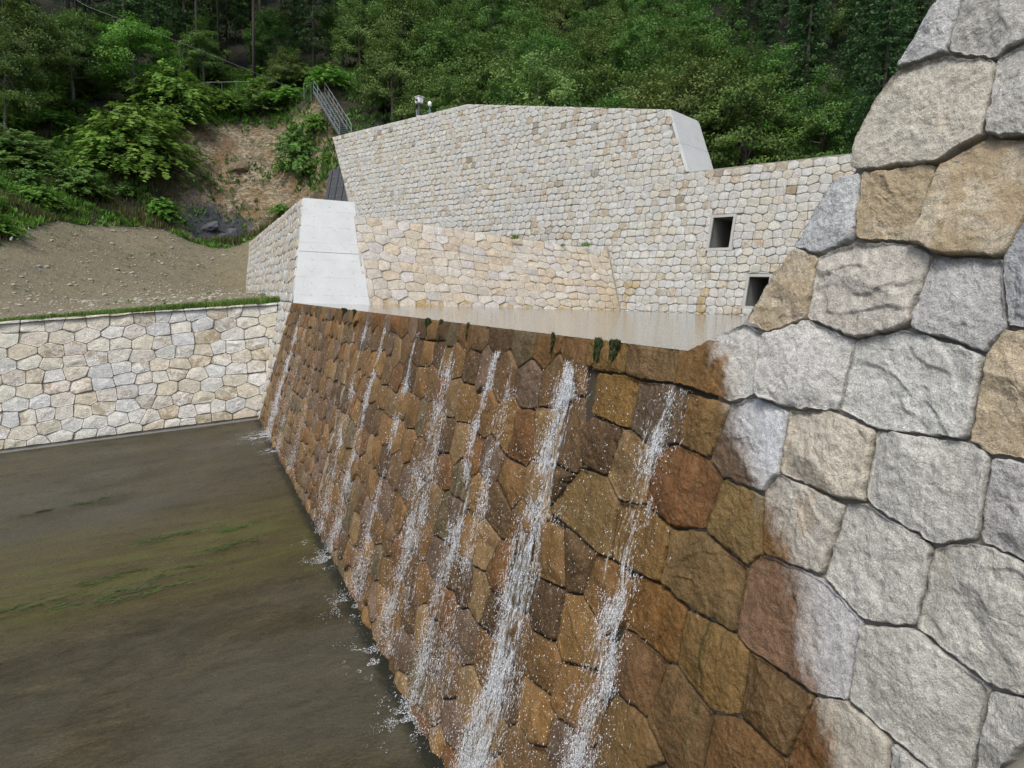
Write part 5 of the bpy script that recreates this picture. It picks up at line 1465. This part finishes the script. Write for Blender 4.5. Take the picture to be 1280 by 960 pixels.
# ground cover
def ground_cover():
    rng = np.random.default_rng(55)
    def scatter(name, label, n, box, accept, mat, ln, per, up, seed):
        rng = np.random.default_rng(seed)
        x = rng.uniform(box[0], box[1], n); y = rng.uniform(box[2], box[3], n)
        k = accept(x, y); x, y = x[k], y[k]; z = ground_z(x, y)
        n = len(x); i = np.repeat(np.arange(n), per); m = len(i)
        a = rng.uniform(0, 6.28, m); lean = rng.uniform(.25, 1.1, m) * (1 - up) + .12
        T = np.c_[np.cos(a) * lean, np.sin(a) * lean, np.ones(m)]
        L = ln * rng.uniform(.5, 1.4, m) * (1 + .5 * fbm(x * .4, y * .4, octs=2, seed=seed))[i]
        P = np.c_[x[i], y[i], z[i]] + rng.normal(size=(m, 3)) * np.array([.10, .10, 0]) + T / np.linalg.norm(T, axis=1)[:, None] * L[:, None] * .45
        Nn = np.c_[np.cos(a), np.sin(a), np.full(m, .5)] * -1 + rng.normal(size=(m, 3)) * .3; Nn[:, 2] = np.abs(Nn[:, 2])
        lv = rng.normal(.45, .2, n)[i] + rng.normal(0, .15, m) + .25 * fbm(x * .3, y * .3, octs=2, seed=seed + 1)[i]
        o = link(bpy.data.objects.new(name, leaf_mesh(name, P, T, Nn, L, L * (.10 if up > .7 else .30), lv, M[mat])))
        tag(o, label, name.replace('_', ' '), kind='stuff')
    notgravel = lambda x, y: (y > gravel_limit(x) - .25)
    rk = lambda x, y: soft_mask(x, y)
    vegn = lambda x, y, s: fbm(x * .35, y * .35, octs=3, seed=s)
    scatter('undergrowth', 'leafy green undergrowth covering the slope around the bare cut', 15000, (-26, 10, 52, 96), lambda x, y: notgravel(x, y) & (rk(x, y) < .35) & (vegn(x, y, 1) > -.15) & ~((x > 6.5) & (y < 62)), 'leaf_fresh', .42, 7, .1, 1)
    scatter('weeds', 'dry yellowish weeds and long grass on the slope at the left', 17000, (-26, 8, 50, 76), lambda x, y: notgravel(x, y) & (rk(x, y) < .55) & (vegn(x, y, 2) > -.2) & ~((x > 4) & (y < 64.5)), 'weed', .50, 5, .8, 2)
    scatter('weeds', 'sparse weeds rooted on ledges of the bare rock cut', 2600, (-10, 12, 62, 80), lambda x, y: (rk(x, y) > .4) & (vegn(x * 1.6, y * 1.6, 3) > .10), 'leaf_mid', .40, 8, .3, 3)
    scatter('undergrowth', 'dark undergrowth on the bank behind the left end of the tall dam', 9000, (8, 52, 18, 92), lambda x, y: ((x - RP[0]) * RN[0] + (y - RP[1]) * RN[1] > 3) & (x + y > 55), 'leaf_mid', .6, 7, .1, 4)
    # grass along the top of the low wall
    n = 5200
    x = rng.uniform(-14, 3.75, n); wd = .25 + .55 * smooth(-9, 3.5, x)
    y = LW_Y + LW_B * LW_H + .06 + np.abs(rng.normal(size=n)) * wd * (1 + .6 * vnoise(x * .8, 0 * x)); z = apron_z(x) + LW_H - .06
    per = 4; i = np.repeat(np.arange(n), per); m = len(i); a = rng.uniform(0, 6.28, m)
    T = np.c_[np.cos(a) * .45, np.sin(a) * .45, np.ones(m)]; L = rng.uniform(.12, .42, m) * (.5 + .6 * smooth(-10, 3, x))[i]
    P = np.c_[x[i], y[i], z[i]] + rng.normal(size=(m, 3)) * np.array([.05, .03, 0]) + T / np.linalg.norm(T, axis=1)[:, None] * L[:, None] * .45
    o = link(bpy.data.objects.new('grass', leaf_mesh('grass', P, T, np.c_[np.cos(a), np.sin(a), 0 * a] + .2, L, .028, rng.normal(.5, .2, m), M['grass'])))
    tag(o, 'strip of green grass along the top of the low side wall', 'grass', kind='stuff')
    # small tufts here and there on the gravel
    n = 420; x = rng.uniform(-14, 4, n); y = rng.uniform(34.5, 64, n); k = (y < gravel_limit(x)) & (vnoise(x * .5, y * .5, seed=9) > .12); x, y = x[k], y[k]
    i = np.repeat(np.arange(len(x)), 12); m = len(i); a = rng.uniform(0, 6.28, m); T = np.c_[np.cos(a) * .7, np.sin(a) * .7, np.ones(m)]; L = rng.uniform(.08, .24, m)
    P = np.c_[x[i], y[i], ground_z(x, y)[i]] + rng.normal(size=(m, 3)) * np.array([.07, .07, 0]) + T * L[:, None] * .3
    o = link(bpy.data.objects.new('grass', leaf_mesh('grass', P, T, np.c_[np.cos(a), np.sin(a), 0 * a] + .2, L, .035, rng.normal(.4, .2, m), M['grass'])))
    tag(o, 'thin scattered grass sprouting on the bare gravel slope', 'grass', kind='stuff')
ground_cover()

def tuft(name, centre, n, ln, spread, mat, label, cat, hang=False, seed=0, width=.02, group=None):
    rng = np.random.default_rng(seed)
    c = np.asarray(centre, float)
    if hang:          # a wet cushion of small flecks that thins out downwards
        n = n * 5
        y = np.clip(rng.normal(size=n), -2.2, 2.2) * spread * .62
        dep = ln * (.45 + .55 * np.abs(fbm(y / max(spread, .03) * 2.2 + seed, 0 * y, octs=2, seed=seed)) * 2) * np.exp(-(y / (spread * 1.25)) ** 2)
        q = rng.random(n) ** 1.25
        P = np.c_[-.20 * dep * q - .012 - .022 * rng.random(n) * (1 - q), y, -dep * q + .008]
        T = np.c_[-.2 + rng.normal(size=n) * .2, rng.normal(size=n) * .28, -np.ones(n)]
        Nn = np.c_[-np.ones(n), rng.normal(size=n) * .7, .3 + rng.normal(size=n) * .4]
        L = rng.uniform(.025, .075, n); W = L * .3; lv = rng.normal(.42, .25, n) + .2 * (1 - q)
    else:
        a = rng.uniform(0, 6.28, n); T = np.c_[np.cos(a) * .6, np.sin(a) * .6, np.ones(n)]
        L = ln * rng.uniform(.35, 1.1, n); W = width; lv = rng.normal(.4, .25, n)
        P = rng.normal(size=(n, 3)) * np.array([spread * .5, spread, .015]) + T / np.linalg.norm(T, axis=1)[:, None] * L[:, None] * .48
        Nn = np.c_[np.cos(a), np.sin(a), 0 * a + .3]
    o = link(bpy.data.objects.new(name, leaf_mesh(name, P, T, Nn, L, W, lv, M[mat])))
    o.location = tuple(c)
    return tag(o, label, cat, group)

def mosses():
    for i, (y, n, ln, sp, lab) in enumerate([
        (18.55, 300, .26, .22, 'thick green moss draped over the crest in front of the concrete wing end'),
        (17.3, 160, .26, .16, 'smaller green moss tuft on the crest, next to the thick one'),
        (11.35, 110, .24, .11, 'bright green moss cushion on the crest in mid spillway'),
        (10.65, 110, .34, .06, 'narrow strip of moss hanging in a crest joint, right of the bright cushion'),
        (9.45, 70, .30, .025, 'thin mossy line in a crest joint, between the hanging strip and the widest stream'),
        (6.82, 60, .28, .02, 'thin dark moss in the crest joint just left of the widest stream'),
        (5.87, 130, .26, .05, 'dark hanging moss on the crest, left of the pair by the nearest stream'),
        (5.58, 150, .24, .06, 'blackish dripping moss on the crest, largest near the nearest stream')]):
        tuft('moss_tuft', (X0 - .058, y, .0), n, ln, sp, 'moss', lab, 'moss', True, 300 + i, .012 if y < 8 else .022)
    for i, (px, py, Y, lab) in enumerate([(646, 296, 31.7, 'small weed tuft growing on the top edge of the pool wall'), (735, 305, 32.3, 'wider weed tuft on the pool wall top near the tall dam'), (706, 305, 32.1, 'tiny weed on the pool wall top between the two tufts')]):
        p = at(px, py, Y); tuft('weed_tuft', p - np.array([0, -.25, .1]), 90 - 25 * (i != 1), .32 if i != 2 else .16, .22 if i == 1 else .14, 'grass', lab, 'weed', False, 400 + i, .035)
mosses()

def algae():
    """flat mats of green algae combed out by the flow"""
    rng = np.random.default_rng(8)
    def apx(px, py):
        v = BAS @ np.array([px - 640., 480. - py, FPX]); # meets the apron
        # z = AP_Z + SL (x - AP_X)
        t = (AP_Z - SL * AP_X - CAM_Z) / (v[2] - SL * v[0]); return np.array([0, 0, CAM_Z]) + v * t
    spots = [((120, 626), .55, 'dark drifting clump of water plants on the apron, near the low wall'), ((52, 640), .38, 'small dark wisp of water plants left of the drifting clump'),
             ((215, 670), .75, 'pale green algae streak nearest the dam in the brown band'), ((140, 722), .6, 'short algae streak in the middle of the brown band'),
             ((190, 738), .75, 'brightest green algae mat on the apron'), ((130, 746), .8, 'long algae mat left of the brightest one'), ((295, 660), .5, 'small algae streak in the brown band, closest to the dam foot'),
             ((45, 755), .6, 'thin algae streak near the left edge of the apron'), ((290, 682), .7, 'thin algae streak below the small one near the dam foot'), ((215, 715), .5, 'faint algae streak above the brightest mat')]
    for k, ((px, py), sz, lab) in enumerate(spots):
        c = apx(px, py); n = 900
        u = rng.normal(size=n) * sz * .62; w = rng.normal(size=n) * sz * .17 + .12 * u + .06 * fbm(u * 4, 0 * u + k, octs=2, seed=k)
        keep = fbm(u * 4, w * 9, octs=4, seed=50 + k) > .0; u, w = u[keep], w[keep]; n = len(u)
        P = np.c_[u, w, .012 + SL * u + .012 * rng.random(n)]
        T = np.c_[np.ones(n), .16 + rng.normal(size=n) * .22, SL + rng.normal(size=n) * .05]; Nn = np.c_[rng.normal(size=n) * .25, rng.normal(size=n) * .25, np.ones(n)]
        o = link(bpy.data.objects.new('algae_mat', leaf_mesh('algae_mat', P, T, Nn, rng.uniform(.03, .14, n), rng.uniform(.006, .02, n), rng.normal(.5 if k > 1 else .1, .25, n), M['algae'])))
        o.location = tuple(c); tag(o, lab, 'algae', kind='stuff')
algae()

# ------------------------------------------------------------------ small built things
def metal_stair():
    a = at(432, 170, 63.6); b = at(399, 116, 70.6)
    root = empty('metal_stair', a)
    tag(root, 'grey metal stair with tube handrails climbing the slope at the end of the tall dam', 'stair')
    d = b - a; Ln = np.linalg.norm(d); d /= Ln; hor = np.array([d[0], d[1], 0]); hor /= np.linalg.norm(hor); sd = np.array([hor[1], -hor[0], 0]); W = .55
    for s in (-1, 1):
        m = MB(); o = sd * W * s; up = np.array([0, 0, .13])
        m.hexa([o - up - sd * .03, o - up + sd * .03, o + d * Ln - up + sd * .03, o + d * Ln - up - sd * .03, o + up - sd * .03, o + up + sd * .03, o + d * Ln + up + sd * .03, o + d * Ln + up - sd * .03])
        m.build('stringer', M['galv'], root)
        m = MB()
        for hgt in (.55, 1.05): m.tube([o + np.array([0, 0, hgt]), o + d * Ln + np.array([0, 0, hgt])], .03, 6)
        m.build('handrail', M['galv'], root)
        for k in range(7):
            m = MB(); q = o + d * (Ln * k / 6); m.tube([q, q + np.array([0, 0, 1.07])], .028, 6); m.build('post', M['galv'], root)
    n = int(d[2] * Ln / .24)
    for k in range(n):
        q = d * (Ln * (k + .5) / n); m = MB(); m.box(q, (.24, 2 * W - .07, .035), math.atan2(hor[1], hor[0])); m.build('step', M['galv'], root)
    # rail that runs level from the top of the stair
    c = at(379, 105, 73.5); root2 = empty('guard_rail', c)
    tag(root2, 'thin metal rail running from the head of the stair to the left', 'railing')
    e = b + np.array([0, 0, 1.05]) - c
    m = MB(); m.tube([(0, 0, 0), e * .97], .035, 6); m.build('top_rail', M['galv'], root2)
    for f in (0.05, .5, .92):
        m = MB(); m.tube([e * f - np.array([0, 0, 1.6]), e * f], .028, 6); m.build('post', M['galv'], root2)
    # short rail above the cut
    p0 = at(258, 103, 82.5); p1 = at(312, 102, 82.5); root3 = empty('guard_rail', p0)
    tag(root3, 'short grey rail at the forest edge above the bare cut', 'railing')
    m = MB(); m.tube([(0, 0, 0), (p1 - p0)], .03, 6); m.build('top_rail', M['rope'], root3)
    for f in (0.02, .35, .68, .98):
        m = MB(); q = (p1 - p0) * f; m.tube([q - np.array([0, 0, 1.8]), q], .028, 6); m.build('post', M['rope'], root3)
metal_stair()

def cable():
    pts = [at(60, -22, 80), at(109, 8, 78), at(195, 41, 76), at(322, 92, 74), at(364, 110, 73.3), at(380, 118, 73)]
    o0 = pts[0]; m = MB()
    m.tube([p - o0 for p in pts], .013, 6)
    o = m.build('steel_cable', M['rope']); o.location = tuple(o0)
    tag(o, 'thin grey steel cable slanting down through the trees to the head of the stair', 'cable')
cable()

def instruments():
    s, z = rear_sz(516, 149)
    b = rear_pt(s, Z_W, .55)
    root = empty('monitoring_camera', b)
    tag(root, 'white box camera on a short grey pole on top of the tall dam', 'camera')
    m = MB(); m.box((0, 0, .12), (.34, .34, .26)); m.build('plinth', M['concrete'], root, .02)
    m = MB(); m.tube([(0, 0, .25), (0, 0, 1.05)], .085, 10); m.tube([(0, 0, 1.0), (0, 0, 1.1)], .14, 10); m.build('pole', M['panel'], root)
    m = MB(); m.box((0, 0, 1.33), (.42, .5, .42), .4); h = m.build('housing', M['white'], root, .06)
    m = MB(); m.box((0, 0, 1.575), (.50, .58, .05), .4); m.build('hood', M['white'], root, .02)
    m = MB(); m.tube([(-.2, -.12, 1.32), (-.30, -.18, 1.32)], .09, 10); m.build('lens', M['panel'], root)
    m = MB(); m.box((-.05, .26, .5), (.16, .14, .4), .4); m.build('control_box', M['galv'], root, .01)
    b2 = rear_pt(s - 1.15, Z_W, .6)
    r2 = empty('warning_lamp', b2)
    tag(r2, 'small white lamp on a green post beside the box camera on the tall dam', 'lamp')
    m = MB(); m.tube([(0, 0, -.05), (0, 0, .75)], .05, 8); m.tube([(0, 0, .45), (-.28, .62, .30)], .025, 6); m.build('post', M['green_metal'], r2)
    m = MB(); m.tube([(0, 0, .75), (0, 0, .80), (0, 0, 1.0), (0, 0, 1.1)], [.10, .15, .15, .05], 10); m.build('lamp_head', M['white'], r2, smoothf=True)
    m = MB(); m.box((0, 0, .35), (.14, .16, .34)); m.build('junction_box', M['green_metal'], r2, .01)
instruments()

def steel_panel():
    b = rear_pt(27.5, 4.4, -.05); root = empty('retaining_panel', b)
    tag(root, 'dark steel panel with rows of bolts at the left end of the tall dam', 'panel')
    P = lambda s, z, o: rear_pt(s, z, o) - b
    for k in range(4):
        s0 = 27.32 + k * 1.02; m = MB(); s1 = s0 + 1.0
        zt = 11.3 - .2 * k
        m.hexa([P(s0, 3.0, .13), P(s0, 3.0, .25), P(s1, 3.0, .25), P(s1, 3.0, .13), P(s0, zt, .13), P(s0, zt, .25), P(s1, zt, .25), P(s1, zt, .13)])
        o = m.build('sheet', M['panel'], root)
        m = MB(); q = s0 + .5
        m.hexa([P(q - .05, 3.0, .05), P(q - .05, 3.0, .127), P(q + .05, 3.0, .127), P(q + .05, 3.0, .05), P(q - .05, zt - .1, .05), P(q - .05, zt - .1, .127), P(q + .05, zt - .1, .127), P(q + .05, zt - .1, .05)])
        m.build('rib', M['panel'], root)
        for z in np.arange(6.0, zt - .3, .8):
            for ds in (.2, .8):
                m = MB(); m.tube([P(s0 + ds, z, .13), P(s0 + ds, z, .075)], .05, 8); m.build('bolt', M['galv'], o)
steel_panel()
print('objects', len(bpy.data.objects))
